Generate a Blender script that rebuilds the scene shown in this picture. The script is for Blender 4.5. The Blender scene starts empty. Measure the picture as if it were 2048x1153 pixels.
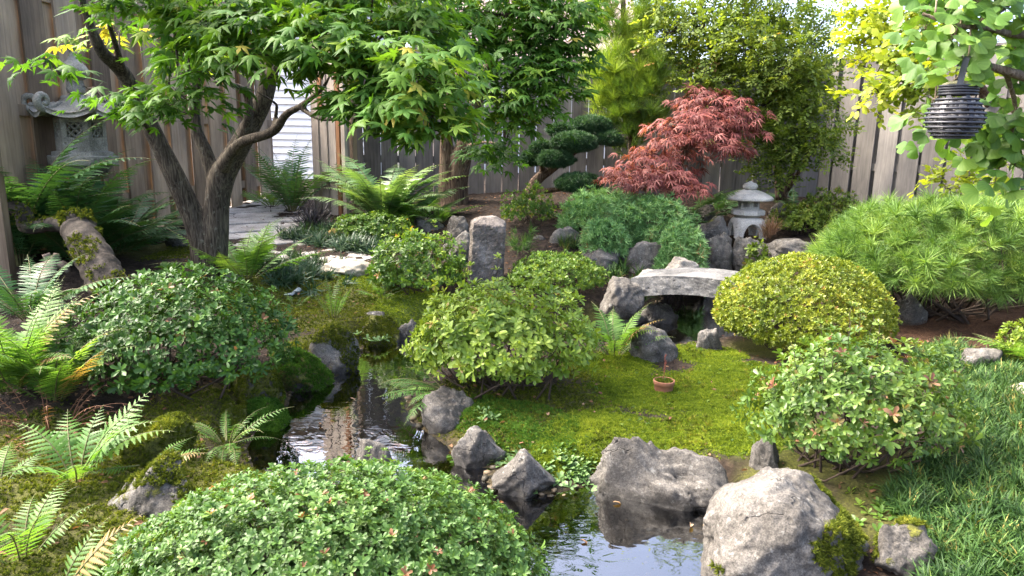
import bpy, bmesh, math, random
import numpy as np
from mathutils import Vector, Matrix, noise as mnoise

# ------------------------------------------------------------------ camera, sky, sun, exposure
SC = bpy.context.scene
COL = SC.collection
EYE = np.array([0.0, 0.0, 1.5])
FPX, PW, PH = 1420.0, 2048.0, 1153.0
PITCH, ROLL = math.radians(12.0), math.radians(0.9)

cam_data = bpy.data.cameras.new("camera")
cam = bpy.data.objects.new("camera", cam_data)
COL.objects.link(cam)
cam.location = EYE
RM = Matrix.Rotation(math.radians(90) - PITCH, 3, 'X') @ Matrix.Rotation(ROLL, 3, 'Z')
cam.rotation_euler = RM.to_euler()
cam_data.sensor_width = 36.0
cam_data.lens = 36.0 * FPX / PW
cam_data.clip_end = 300
cam_data.clip_start = 0.05
SC.camera = cam
R3 = np.array(RM)

SUN_AZ, SUN_EL = math.radians(-77), math.radians(52)      # azimuth clockwise from +Y
SUN_DIR = Vector((math.sin(SUN_AZ) * math.cos(SUN_EL), math.cos(SUN_AZ) * math.cos(SUN_EL), math.sin(SUN_EL)))
world = bpy.data.worlds.new("World")
SC.world = world
world.use_nodes = True
_nt = world.node_tree
_bg = _nt.nodes["Background"]
_sky = _nt.nodes.new("ShaderNodeTexSky")
_sky.sky_type = 'NISHITA'
_sky.sun_disc = False
_sky.sun_elevation = SUN_EL
_sky.sun_rotation = SUN_AZ
_sky.dust_density = 6.0
_sky.air_density = 0.6
_sky.ozone_density = 0.4
_nt.links.new(_sky.outputs[0], _bg.inputs[0])
_bg.inputs[1].default_value = 0.15
sun_l = bpy.data.lights.new("sun", 'SUN')
sun_l.energy = 0.95
sun_l.angle = math.radians(14)
sun_l.color = (1.0, 0.94, 0.84)
sun_o = bpy.data.objects.new("sun", sun_l)
sun_o.rotation_euler = SUN_DIR.to_track_quat('Z', 'Y').to_euler()
sun_o.location = (-6, 0, 9)
COL.objects.link(sun_o)
SC.view_settings.view_transform = 'Standard'
SC.view_settings.look = 'None'
SC.view_settings.gamma = 1.0
SC.view_settings.exposure = 3.05
SC.cycles.max_bounces = 8
SC.cycles.transparent_max_bounces = 8
SC.cycles.use_denoising = True
SC.cycles.caustics_reflective = False
SC.cycles.caustics_refractive = False

# ------------------------------------------------------------------ photograph rays -> places in the garden
def ray(px, py):
    d = R3 @ np.array([(px - PW / 2) / FPX, -(py - PH / 2) / FPX, -1.0])
    return d
def PY(px, py, Y):
    d = ray(px, py); return EYE + d * (Y / d[1])
def PZ(px, py, z):
    d = ray(px, py); return EYE + d * ((z - EYE[2]) / d[2])
def mpp(p):                                    # metres per photo pixel at a point
    return float(np.dot(np.asarray(p) - EYE, -R3[:, 2])) / FPX
def rng(seed): return np.random.default_rng(seed)
def sstep(a, b, x):
    t = np.clip((x - a) / (b - a), 0, 1); return t * t * (3 - 2 * t)
def unit(v):
    return v / np.maximum(np.linalg.norm(v, axis=-1, keepdims=True), 1e-9)

# cheap vectorised value noise
def vnoise(p, seed=0):
    p = np.asarray(p, float) + seed * 17.31
    i = np.floor(p).astype(np.int64); f = p - i; f = f * f * (3 - 2 * f)
    def h(a):
        n = (a[..., 0] * 374761393 + a[..., 1] * 668265263 + a[..., 2] * 2147483647 + 1013904223) & 0xffffffff
        n = ((n ^ (n >> 13)) * 1274126177) & 0xffffffff
        n = ((n ^ (n >> 16)) * 2246822519) & 0xffffffff
        return ((n ^ (n >> 15)) & 0xffffff) / float(0xffffff)
    out = 0
    for dx in (0, 1):
        for dy in (0, 1):
            for dz in (0, 1):
                w = (f[..., 0] if dx else 1 - f[..., 0]) * (f[..., 1] if dy else 1 - f[..., 1]) * (f[..., 2] if dz else 1 - f[..., 2])
                out = out + w * h(i + np.array([dx, dy, dz]))
    return out * 2 - 1
def fbm(p, octaves=4, seed=0):
    p = np.asarray(p, float); s = 0; a = 1.0
    for k in range(octaves):
        s = s + a * vnoise(p * 2.03 ** k, seed + k); a *= 0.5
    return s

# ------------------------------------------------------------------ geometry collector
WLOC = {}
LEAFM = set()
class Geo:
    def __init__(s): s.v = []; s.l = []; s.c = []; s.t = []; s.n = 0
    def add(s, v, loops, counts, tint=0.5):
        v = np.asarray(v, float).reshape(-1, 3)
        s.v.append(v); s.l.append(np.asarray(loops, np.int64).ravel() + s.n); s.c.append(np.asarray(counts, np.int64).ravel())
        s.t.append(np.broadcast_to(np.asarray(tint, float), (len(v),)).copy()); s.n += len(v)
    def faces(s, v, fs, tint=0.5):
        s.add(v, [i for f in fs for i in f], [len(f) for f in fs], tint)
    def inst(s, tmpl, M, T, tint):
        tv, tl, tc, tt = tmpl
        N, V = len(T), len(tv)
        if N == 0: return
        v = np.einsum('nij,vj->nvi', M, tv) + T[:, None, :]
        l = (np.arange(N)[:, None] * V + tl[None, :])
        t = np.clip(tint[:, None] + tt[None, :], 0, 1)
        s.add(v.reshape(-1, 3), l, np.tile(tc, N), t.ravel())
    def tube(s, pts, rad, sides=6, tint=0.5, cap=True):
        pts = np.asarray(pts, float); n = len(pts); rad = np.broadcast_to(np.asarray(rad, float), (n,))
        tan = np.gradient(pts, axis=0); tan = unit(tan)
        up = np.array([0, 0, 1.0]) if abs(tan[0][2]) < 0.9 else np.array([1.0, 0, 0])
        u = np.cross(tan[0], up); u /= np.linalg.norm(u)
        ang = np.arange(sides) * 2 * math.pi / sides
        vs = []
        for i in range(n):
            u = u - tan[i] * np.dot(u, tan[i]); u /= max(np.linalg.norm(u), 1e-9)
            w = np.cross(tan[i], u)
            vs.append(pts[i] + rad[i] * (np.cos(ang)[:, None] * u + np.sin(ang)[:, None] * w))
        fs = []
        for i in range(n - 1):
            for k in range(sides):
                k2 = (k + 1) % sides
                fs.append((i * sides + k, i * sides + k2, (i + 1) * sides + k2, (i + 1) * sides + k))
        if cap:
            fs.append(tuple(range(sides))[::-1]); fs.append(tuple((n - 1) * sides + k for k in range(sides)))
        s.faces(np.concatenate(vs), fs, tint)
    def box(s, c, sx, sy, sz, M=None, tint=0.5, bev=0.0):
        hx, hy, hz = sx / 2, sy / 2, sz / 2
        v = np.array([[x, y, z] for z in (-hz, hz) for y in (-hy, hy) for x in (-hx, hx)], float)
        fs = [(0, 2, 3, 1), (4, 5, 7, 6), (0, 1, 5, 4), (2, 6, 7, 3), (0, 4, 6, 2), (1, 3, 7, 5)]
        if M is not None: v = v @ np.asarray(M).T
        s.faces(v + np.asarray(c), fs, tint)
    def lathe(s, prof, c, sides=24, tint=0.5, rot=0.0, M=None):
        prof = np.asarray(prof, float); n = len(prof)
        a = np.arange(sides) * 2 * math.pi / sides + rot
        v = np.stack([prof[:, None, 0] * np.cos(a), prof[:, None, 0] * np.sin(a), np.repeat(prof[:, 1:2], sides, 1)], -1).reshape(-1, 3)
        if M is not None: v = v @ np.asarray(M).T
        fs = []
        for i in range(n - 1):
            for k in range(sides):
                k2 = (k + 1) % sides
                fs.append((i * sides + k, i * sides + k2, (i + 1) * sides + k2, (i + 1) * sides + k))
        fs.append(tuple(range(sides))[::-1]); fs.append(tuple((n - 1) * sides + k for k in range(sides)))
        s.faces(v + np.asarray(c), fs, tint)
    def build(s, name, m, parent=None, smooth=False, attrs=None):
        me = bpy.data.meshes.new(name)
        off = WLOC[parent.name] if parent is not None else np.zeros(3)
        v = np.concatenate(s.v) - off; l = np.concatenate(s.l); c = np.concatenate(s.c)
        me.vertices.add(len(v)); me.vertices.foreach_set('co', v.astype(np.float32).ravel())
        me.loops.add(len(l)); me.loops.foreach_set('vertex_index', l.astype(np.int32))
        st = np.concatenate([[0], np.cumsum(c)[:-1]]).astype(np.int32)
        me.polygons.add(len(c)); me.polygons.foreach_set('loop_start', st)
        me.polygons.foreach_set('use_smooth', np.full(len(c), bool(smooth or (m is not None and m.name in LEAFM))))
        me.update(calc_edges=True)
        a = me.attributes.new('tint', 'FLOAT', 'POINT'); a.data.foreach_set('value', np.concatenate(s.t).astype(np.float32))
        for k, arr in (attrs or {}).items():
            a = me.attributes.new(k, 'FLOAT', 'POINT'); a.data.foreach_set('value', np.asarray(arr, np.float32))
        if m is not None: me.materials.append(m)
        o = bpy.data.objects.new(name, me); COL.objects.link(o)
        if parent is not None: o.parent = parent
        WLOC[o.name] = off
        return o

def thing(name, label, cat, loc, group=None):
    o = bpy.data.objects.new(name, None); COL.objects.link(o)
    o.empty_display_size = 0.1
    o.location = loc; o['label'] = label; o['category'] = cat
    if group: o['group'] = group
    WLOC[o.name] = np.array(loc, float)
    return o
def tag(o, label, cat, group=None, kind=None):
    if kind: o['kind'] = kind
    if label: o['label'] = label
    if cat: o['category'] = cat
    if group: o['group'] = group
    return o

# ------------------------------------------------------------------ materials
def _new(name):
    m = bpy.data.materials.new(name); m.use_nodes = True
    nt = m.node_tree; nt.nodes.clear()
    out = nt.nodes.new('ShaderNodeOutputMaterial')
    return m, nt, out
def nd(nt, t, **kw):
    n = nt.nodes.new(t)
    for k, v in kw.items():
        if k.startswith('i_'):
            n.inputs[k[2:].replace('_', ' ')].default_value = v
        else: setattr(n, k, v)
    return n
def ramp(nt, stops, interp='LINEAR'):
    r = nt.nodes.new('ShaderNodeValToRGB'); cr = r.color_ramp; cr.interpolation = interp
    while len(cr.elements) < len(stops): cr.elements.new(0.5)
    for e, (p, c) in zip(cr.elements, stops):
        e.position = p; e.color = (*c, 1) if len(c) == 3 else c
    return r
def mixc(nt, fac, a, b, mode='MIX'):
    n = nt.nodes.new('ShaderNodeMix'); n.data_type = 'RGBA'; n.blend_type = mode
    for s, v in ((0, fac), (6, a), (7, b)):
        if isinstance(v, (int, float)): n.inputs[s].default_value = v
        elif isinstance(v, tuple): n.inputs[s].default_value = (*v, 1)
        else: nt.links.new(v, n.inputs[s])
    return n.outputs[2]
def math_n(nt, op, a, b=None, clamp=False):
    n = nt.nodes.new('ShaderNodeMath'); n.operation = op; n.use_clamp = clamp
    for i, v in enumerate((a, b)):
        if v is None: continue
        if isinstance(v, (int, float)): n.inputs[i].default_value = v
        else: nt.links.new(v, n.inputs[i])
    return n.outputs[0]
def noise_n(nt, vec, scale, detail=4, rough=0.55):
    n = nt.nodes.new('ShaderNodeTexNoise'); n.inputs['Scale'].default_value = scale
    n.inputs['Detail'].default_value = detail; n.inputs['Roughness'].default_value = rough
    nt.links.new(vec, n.inputs['Vector']); return n
def attr_n(nt, name):
    n = nt.nodes.new('ShaderNodeAttribute'); n.attribute_name = name; return n.outputs['Fac']
def pos_n(nt):
    return nt.nodes.new('ShaderNodeNewGeometry').outputs['Position']
def bump_n(nt, h, strength=0.3, dist=0.02):
    b = nt.nodes.new('ShaderNodeBump'); b.inputs['Strength'].default_value = strength; b.inputs['Distance'].default_value = dist
    nt.links.new(h, b.inputs['Height']); return b.outputs[0]

def M_leaf(name, stops, rough=0.48, trans=0.3, spec=0.32):
    m, nt, out = _new(name); LEAFM.add(m.name)
    r = ramp(nt, stops); nt.links.new(attr_n(nt, 'tint'), r.inputs[0])
    p = nd(nt, 'ShaderNodeBsdfPrincipled', i_Roughness=rough); p.inputs['Specular IOR Level'].default_value = spec
    nt.links.new(r.outputs[0], p.inputs['Base Color'])
    t = nt.nodes.new('ShaderNodeBsdfTranslucent')
    nt.links.new(mixc(nt, 1.0, r.outputs[0], (1.5, 1.45, 0.55), 'MULTIPLY'), t.inputs['Color'])
    mx = nt.nodes.new('ShaderNodeMixShader'); mx.inputs[0].default_value = trans
    nt.links.new(p.outputs[0], mx.inputs[1]); nt.links.new(t.outputs[0], mx.inputs[2])
    nt.links.new(mx.outputs[0], out.inputs[0]); return m

def M_simple(name, stops, scale=8, rough=0.8, bump=0.3, bscale=40, detail=5, spec=0.3, tint_amt=0.0, stretch=(1, 1, 1), bdist=0.01):
    m, nt, out = _new(name)
    mp = nt.nodes.new('ShaderNodeMapping'); mp.inputs['Scale'].default_value = stretch
    tc = nt.nodes.new('ShaderNodeTexCoord'); nt.links.new(tc.outputs['Object'], mp.inputs[0])
    n = noise_n(nt, mp.outputs[0], scale, detail)
    f = n.outputs[0]
    if tint_amt:
        f = math_n(nt, 'ADD', math_n(nt, 'MULTIPLY', n.outputs[0], 1 - tint_amt), math_n(nt, 'MULTIPLY', attr_n(nt, 'tint'), tint_amt))
    r = ramp(nt, stops); nt.links.new(f, r.inputs[0])
    p = nd(nt, 'ShaderNodeBsdfPrincipled', i_Roughness=rough); p.inputs['Specular IOR Level'].default_value = spec
    nt.links.new(r.outputs[0], p.inputs['Base Color'])
    b = noise_n(nt, mp.outputs[0], bscale, 6, 0.65)
    nt.links.new(bump_n(nt, b.outputs[0], bump, bdist), p.inputs['Normal'])
    nt.links.new(p.outputs[0], out.inputs[0]); return m

def M_bark(name, c0, c1, c2, vscale=1.0, lichen=0.0):
    m, nt, out = _new(name)
    tc = nt.nodes.new('ShaderNodeTexCoord'); mp = nt.nodes.new('ShaderNodeMapping'); mp.inputs['Scale'].default_value = (1, 1, 0.11)
    nt.links.new(tc.outputs['Object'], mp.inputs[0])
    w = noise_n(nt, mp.outputs[0], 38 * vscale, 6, 0.6); w.inputs['Distortion'].default_value = 1.1
    g = noise_n(nt, tc.outputs['Object'], 5, 4)
    r = ramp(nt, [(0.36, c0), (0.47, c1), (0.66, c2)]); nt.links.new(w.outputs[0], r.inputs[0])
    r2 = ramp(nt, [(0.3, (0.65, 0.65, 0.65)), (0.7, (1.25, 1.22, 1.15))]); nt.links.new(g.outputs[0], r2.inputs[0])
    col = mixc(nt, 1.0, r.outputs[0], r2.outputs[0], 'MULTIPLY')
    if lichen:
        l = noise_n(nt, tc.outputs['Object'], 14, 5, 0.7)
        lr = ramp(nt, [(0.60, (0, 0, 0)), (0.66, (1, 1, 1))]); nt.links.new(l.outputs[0], lr.inputs[0])
        col = mixc(nt, math_n(nt, 'MULTIPLY', lr.outputs[0], lichen), col, (0.24, 0.25, 0.20))
    p = nd(nt, 'ShaderNodeBsdfPrincipled', i_Roughness=0.85); p.inputs['Specular IOR Level'].default_value = 0.25
    nt.links.new(col, p.inputs['Base Color']); nt.links.new(bump_n(nt, w.outputs[0], 0.75, 0.02), p.inputs['Normal'])
    nt.links.new(p.outputs[0], out.inputs[0]); return m

def M_wood(name, cols, spread=1.0):
    """weathered boards: grain along z, one tint per board"""
    m, nt, out = _new(name)
    pos = pos_n(nt)
    tint = attr_n(nt, 'tint')
    cx = nt.nodes.new('ShaderNodeCombineXYZ'); nt.links.new(math_n(nt, 'MULTIPLY', tint, 91.0), cx.inputs[2])
    ad = nt.nodes.new('ShaderNodeVectorMath'); ad.operation = 'ADD'; nt.links.new(pos, ad.inputs[0]); nt.links.new(cx.outputs[0], ad.inputs[1])
    mp = nt.nodes.new('ShaderNodeMapping'); mp.inputs['Scale'].default_value = (1, 1, 0.045); nt.links.new(ad.outputs[0], mp.inputs[0])
    n1 = noise_n(nt, mp.outputs[0], 42, 6, 0.65); n1.inputs['Distortion'].default_value = 0.6
    mp2 = nt.nodes.new('ShaderNodeMapping'); mp2.inputs['Scale'].default_value = (1, 1, 0.4); nt.links.new(ad.outputs[0], mp2.inputs[0])
    n2 = noise_n(nt, mp2.outputs[0], 3.5, 4)
    f = math_n(nt, 'ADD', math_n(nt, 'MULTIPLY', n1.outputs[0], 0.55), math_n(nt, 'MULTIPLY', tint, 0.45 * spread))
    r = ramp(nt, cols); nt.links.new(f, r.inputs[0])
    r2 = ramp(nt, [(0.32, (0.55, 0.55, 0.56)), (0.68, (1.2, 1.17, 1.1))]); nt.links.new(n2.outputs[0], r2.inputs[0])
    col = mixc(nt, 1.0, r.outputs[0], r2.outputs[0], 'MULTIPLY')
    v = nt.nodes.new('ShaderNodeTexVoronoi'); v.inputs['Scale'].default_value = 2.6
    mp3 = nt.nodes.new('ShaderNodeMapping'); mp3.inputs['Scale'].default_value = (1.6, 1.6, 0.8); nt.links.new(ad.outputs[0], mp3.inputs[0]); nt.links.new(mp3.outputs[0], v.inputs['Vector'])
    kr = ramp(nt, [(0.035, (1, 1, 1)), (0.07, (0, 0, 0))]); nt.links.new(v.outputs['Distance'], kr.inputs[0])
    col = mixc(nt, math_n(nt, 'MULTIPLY', kr.outputs[0], 0.75), col, (0.045, 0.03, 0.02))
    p = nd(nt, 'ShaderNodeBsdfPrincipled', i_Roughness=0.82); p.inputs['Specular IOR Level'].default_value = 0.25
    nt.links.new(col, p.inputs['Base Color']); nt.links.new(bump_n(nt, n1.outputs[0], 0.5, 0.008), p.inputs['Normal'])
    nt.links.new(p.outputs[0], out.inputs[0]); return m

def M_rock(name, dark, mid, light, moss_a=(0.035, 0.04, 0.008), moss_b=(0.14, 0.14, 0.022), pits=0.5, cracks=0.0):
    m, nt, out = _new(name)
    pos = pos_n(nt); geo = nt.nodes.new('ShaderNodeNewGeometry')
    big = noise_n(nt, pos, 5, 5, 0.6); fine = noise_n(nt, pos, 75, 5, 0.75); sp = noise_n(nt, pos, 190, 2, 0.6)
    f = math_n(nt, 'ADD', math_n(nt, 'MULTIPLY', big.outputs[0], 0.55), math_n(nt, 'MULTIPLY', fine.outputs[0], 0.45))
    r = ramp(nt, [(0.38, dark), (0.5, mid), (0.64, light)]); nt.links.new(f, r.inputs[0])
    spr = ramp(nt, [(0.34, (0.62, 0.62, 0.62)), (0.5, (1, 1, 1)), (0.68, (1.3, 1.28, 1.24))]); nt.links.new(sp.outputs[0], spr.inputs[0])
    col = mixc(nt, 1.0, r.outputs[0], spr.outputs[0], 'MULTIPLY')
    vo = nt.nodes.new('ShaderNodeTexVoronoi'); vo.inputs['Scale'].default_value = 17; nt.links.new(pos, vo.inputs['Vector'])
    pr = ramp(nt, [(0.10, (1, 1, 1)), (0.19, (0, 0, 0))]); nt.links.new(vo.outputs['Distance'], pr.inputs[0])
    pm = math_n(nt, 'MULTIPLY', pr.outputs[0], math_n(nt, 'GREATER_THAN', noise_n(nt, pos, 6, 2).outputs[0], 0.56))
    col = mixc(nt, math_n(nt, 'MULTIPLY', pm, pits), col, (0.05, 0.045, 0.035))
    dn = noise_n(nt, pos, 3.2, 4); wv = nt.nodes.new('ShaderNodeVectorMath'); wv.operation = 'MULTIPLY_ADD'
    nt.links.new(dn.outputs['Color'], wv.inputs[0]); wv.inputs[1].default_value = (.55, .55, .55); nt.links.new(pos, wv.inputs[2])
    cv = nt.nodes.new('ShaderNodeTexVoronoi'); cv.feature = 'DISTANCE_TO_EDGE'; cv.inputs['Scale'].default_value = 4.2; nt.links.new(wv.outputs[0], cv.inputs['Vector'])
    cr_ = ramp(nt, [(0.0, (1, 1, 1)), (0.014, (0, 0, 0))]); nt.links.new(cv.outputs['Distance'], cr_.inputs[0])
    crk = math_n(nt, 'MULTIPLY', cr_.outputs[0], math_n(nt, 'GREATER_THAN', noise_n(nt, pos, 3.5, 2).outputs[0], 0.53 if cracks else 2.0))
    col = mixc(nt, math_n(nt, 'MULTIPLY', crk, 0.45), col, (0.03, 0.027, 0.022))
    # lichen, pale round spots
    li = noise_n(nt, pos, 26, 4, 0.7); lr = ramp(nt, [(0.60, (0, 0, 0)), (0.68, (1, 1, 1))]); nt.links.new(li.outputs[0], lr.inputs[0])
    col = mixc(nt, math_n(nt, 'MULTIPLY', lr.outputs[0], 0.35), col, (0.42, 0.42, 0.38))
    mo = attr_n(nt, 'moss')
    mn = noise_n(nt, pos, 13, 6, 0.7)
    mf = math_n(nt, 'ADD', mo, math_n(nt, 'MULTIPLY', math_n(nt, 'SUBTRACT', mn.outputs[0], 0.5), 1.7))
    mr = ramp(nt, [(0.46, (0, 0, 0)), (0.56, (1, 1, 1))]); nt.links.new(mf, mr.inputs[0])
    mcn = noise_n(nt, pos, 60, 5, 0.75); mcr = ramp(nt, [(0.35, moss_a), (0.65, moss_b)]); nt.links.new(mcn.outputs[0], mcr.inputs[0])
    col = mixc(nt, mr.outputs[0], col, mcr.outputs[0])
    sep = nt.nodes.new('ShaderNodeSeparateXYZ'); nt.links.new(pos, sep.inputs[0])
    wn = noise_n(nt, pos, 9, 3)
    wl = math_n(nt, 'ADD', sep.outputs[2], math_n(nt, 'MULTIPLY', math_n(nt, 'SUBTRACT', wn.outputs[0], 0.5), -0.06))
    wr = ramp(nt, [(0.02, (1, 1, 1)), (0.06, (0, 0, 0))]); nt.links.new(wl, wr.inputs[0])
    col = mixc(nt, math_n(nt, 'MULTIPLY', wr.outputs[0], 0.72), col, mixc(nt, 1.0, col, (0.16, 0.15, 0.12), 'MULTIPLY'))
    p = nd(nt, 'ShaderNodeBsdfPrincipled'); p.inputs['Specular IOR Level'].default_value = 0.35
    nt.links.new(math_n(nt, 'SUBTRACT', 0.85, math_n(nt, 'MULTIPLY', wr.outputs[0], 0.45)), p.inputs['Roughness'])
    nt.links.new(col, p.inputs['Base Color'])
    hh = math_n(nt, 'ADD', math_n(nt, 'MULTIPLY', fine.outputs[0], 0.6), math_n(nt, 'MULTIPLY', mr.outputs[0], math_n(nt, 'MULTIPLY', mcn.outputs[0], 1.6)))
    hh = math_n(nt, 'SUBTRACT', hh, math_n(nt, 'ADD', math_n(nt, 'MULTIPLY', pm, 0.8), math_n(nt, 'MULTIPLY', crk, 0.9)))
    nt.links.new(bump_n(nt, hh, 0.7, 0.012), p.inputs['Normal'])
    nt.links.new(p.outputs[0], out.inputs[0]); return m

def M_plain(name, col, rough=0.5, metal=0.0, spec=0.5):
    m, nt, out = _new(name)
    tc = nt.nodes.new('ShaderNodeTexCoord'); n = noise_n(nt, tc.outputs['Object'], 30, 4)
    r = ramp(nt, [(0.3, tuple(c * 0.75 for c in col)), (0.7, tuple(min(1, c * 1.2) for c in col))]); nt.links.new(n.outputs[0], r.inputs[0])
    p = nd(nt, 'ShaderNodeBsdfPrincipled', i_Roughness=rough, i_Metallic=metal); p.inputs['Specular IOR Level'].default_value = spec
    nt.links.new(r.outputs[0], p.inputs['Base Color']); nt.links.new(p.outputs[0], out.inputs[0]); return m

def g(r, gg, b): return (r, gg, b)
BROWN = g(0.16, 0.07, 0.03)
MAT = {}
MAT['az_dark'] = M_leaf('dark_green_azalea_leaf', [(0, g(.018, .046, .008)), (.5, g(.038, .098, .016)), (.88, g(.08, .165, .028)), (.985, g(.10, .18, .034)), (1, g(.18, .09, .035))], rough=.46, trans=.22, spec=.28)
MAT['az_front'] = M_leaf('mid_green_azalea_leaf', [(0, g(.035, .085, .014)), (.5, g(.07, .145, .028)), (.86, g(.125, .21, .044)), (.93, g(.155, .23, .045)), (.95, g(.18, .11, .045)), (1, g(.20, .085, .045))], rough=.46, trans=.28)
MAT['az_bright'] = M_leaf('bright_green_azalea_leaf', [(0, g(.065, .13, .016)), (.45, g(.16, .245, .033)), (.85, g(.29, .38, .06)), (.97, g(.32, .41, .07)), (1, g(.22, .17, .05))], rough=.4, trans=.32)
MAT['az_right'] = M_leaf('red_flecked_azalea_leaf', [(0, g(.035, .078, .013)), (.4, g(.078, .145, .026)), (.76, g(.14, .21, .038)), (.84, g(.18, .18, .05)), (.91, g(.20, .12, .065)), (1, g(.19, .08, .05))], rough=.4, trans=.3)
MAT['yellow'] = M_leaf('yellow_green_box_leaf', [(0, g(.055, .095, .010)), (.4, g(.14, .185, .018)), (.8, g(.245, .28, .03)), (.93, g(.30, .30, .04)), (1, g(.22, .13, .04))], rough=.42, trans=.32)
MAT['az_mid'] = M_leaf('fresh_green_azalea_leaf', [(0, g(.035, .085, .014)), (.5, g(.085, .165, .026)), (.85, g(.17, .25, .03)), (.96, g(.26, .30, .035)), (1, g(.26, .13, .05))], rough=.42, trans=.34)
MAT['mound'] = M_leaf('light_mound_leaf', [(0, g(.04, .09, .014)), (.5, g(.10, .18, .026)), (.85, g(.18, .26, .04)), (1, g(.24, .30, .05))], rough=.45, trans=.32)
MAT['backdome'] = M_leaf('back_dome_leaf', [(0, g(.055, .095, .012)), (.5, g(.13, .195, .025)), (.85, g(.22, .28, .038)), (1, g(.26, .20, .05))], rough=.42, trans=.3)
MAT['juniper'] = M_leaf('blue_green_juniper', [(0, g(.06, .15, .045)), (.4, g(.15, .30, .10)), (.8, g(.27, .43, .17)), (.985, g(.31, .46, .2)), (1, g(.28, .14, .06))], rough=.6, trans=.2, spec=.25)
MAT['yew'] = M_leaf('dark_yew_needle', [(0, g(.015, .042, .016)), (.45, g(.032, .085, .032)), (1, g(.085, .17, .065))], rough=.5, trans=.15)
MAT['mugo'] = M_leaf('mugo_pine_needle', [(0, g(.035, .08, .014)), (.4, g(.09, .18, .03)), (.8, g(.20, .31, .055)), (1, g(.30, .40, .08))], rough=.5, trans=.25, spec=.35)
MAT['pine'] = M_leaf('bright_pine_needle', [(0, g(.06, .12, .016)), (.5, g(.17, .27, .03)), (1, g(.36, .45, .06))], rough=.5, trans=.3, spec=.3)
MAT['maple'] = M_leaf('green_maple_leaf', [(0, g(.026, .075, .010)), (.4, g(.055, .14, .018)), (.7, g(.11, .21, .025)), (.9, g(.21, .30, .035)), (1, g(.33, .29, .05))], rough=.55, trans=.42, spec=.2)
MAT['red_maple'] = M_leaf('red_lace_maple_leaf', [(0, g(.09, .022, .022)), (.4, g(.225, .068, .060)), (.8, g(.36, .14, .118)), (.93, g(.42, .18, .14)), (1, g(.20, .17, .05))], rough=.5, trans=.35, spec=.3)
MAT['shrubtree'] = M_leaf('small_leaf_tree_leaf', [(0, g(.055, .10, .014)), (.5, g(.145, .21, .034)), (.85, g(.26, .32, .06)), (.97, g(.36, .38, .09)), (1, g(.34, .20, .07))], rough=.5, trans=.42)
MAT['ylime'] = M_leaf('lime_yellow_leaf', [(0, g(.12, .18, .015)), (.5, g(.25, .31, .025)), (.9, g(.38, .42, .05)), (1, g(.50, .40, .05))], rough=.45, trans=.42)
MAT['ginkgo'] = M_leaf('ginkgo_leaf', [(0, g(.045, .115, .018)), (.45, g(.11, .215, .034)), (1, g(.26, .37, .075))], rough=.5, trans=.42, spec=.35)
MAT['fern_dark'] = M_leaf('dark_sword_fern', [(0, g(.016, .052, .018)), (.5, g(.035, .095, .028)), (1, g(.075, .16, .045))], rough=.42, trans=.25)
MAT['fern_bright'] = M_leaf('bright_lady_fern', [(0, g(.05, .12, .02)), (.5, g(.09, .19, .034)), (.9, g(.16, .27, .055)), (1, g(.26, .17, .06))], rough=.5, trans=.4, spec=.3)
MAT['fern_mid'] = M_leaf('mid_green_fern', [(0, g(.04, .10, .018)), (.5, g(.075, .17, .03)), (1, g(.14, .25, .05))], rough=.5, trans=.35, spec=.3)
MAT['fern_sun'] = M_leaf('sunlit_glossy_fern', [(0, g(.05, .12, .035)), (.5, g(.11, .21, .07)), (1, g(.22, .32, .13))], rough=.3, trans=.3, spec=.6)  # paler green paints sunlight onto the fronds
MAT['mondo'] = M_leaf('mondo_blade', [(0, g(.009, .027, .006)), (.45, g(.028, .070, .015)), (.82, g(.075, .145, .032)), (.97, g(.13, .175, .035)), (1, g(.24, .20, .055))], rough=.58, trans=.18, spec=.2)
MAT['mondo_dark'] = M_leaf('dark_mondo_blade', [(0, g(.018, .042, .022)), (.5, g(.035, .075, .035)), (1, g(.09, .14, .075))], rough=.4, trans=.2)
MAT['black_grass'] = M_leaf('black_grass_blade', [(0, g(.01, .009, .012)), (.7, g(.028, .024, .03)), (1, g(.10, .09, .10))], rough=.35, trans=.1)
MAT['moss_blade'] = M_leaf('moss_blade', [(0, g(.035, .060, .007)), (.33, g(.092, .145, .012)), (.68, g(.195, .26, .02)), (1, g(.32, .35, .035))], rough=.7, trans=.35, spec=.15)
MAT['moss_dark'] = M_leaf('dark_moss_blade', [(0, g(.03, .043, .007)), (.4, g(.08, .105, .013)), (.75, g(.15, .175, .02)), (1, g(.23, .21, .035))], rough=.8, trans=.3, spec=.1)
MAT['moss_green'] = M_leaf('green_moss_blade', [(0, g(.025, .065, .008)), (.5, g(.06, .14, .015)), (1, g(.13, .25, .03))], rough=.7, trans=.3, spec=.15)
MAT['herb'] = M_leaf('pale_herb_leaf', [(0, g(.05, .11, .03)), (.5, g(.12, .21, .07)), (1, g(.22, .32, .12))], rough=.45, trans=.3)
MAT['dead_leaf'] = M_leaf('dead_leaf', [(0, g(.13, .06, .03)), (.5, g(.22, .125, .07)), (1, g(.40, .28, .18))], rough=.7, trans=.2, spec=.2)
MAT['needle_litter'] = M_leaf('brown_needle', [(0, g(.03, .016, .01)), (.5, g(.10, .055, .034)), (1, g(.22, .14, .09))], rough=.8, trans=.1, spec=.1)
MAT['frond_stem'] = M_simple('brown_fern_stem', [(.3, g(.05, .022, .01)), (.7, g(.15, .065, .028))], rough=.7, bump=.1)
MAT['green_stem'] = M_simple('green_fern_stem', [(.3, g(.06, .07, .02)), (.7, g(.14, .13, .05))], rough=.6, bump=.0)
MAT['twig'] = M_simple('twig_bark', [(.3, g(.025, .017, .012)), (.7, g(.075, .055, .04))], rough=.85, bump=.2)
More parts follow.
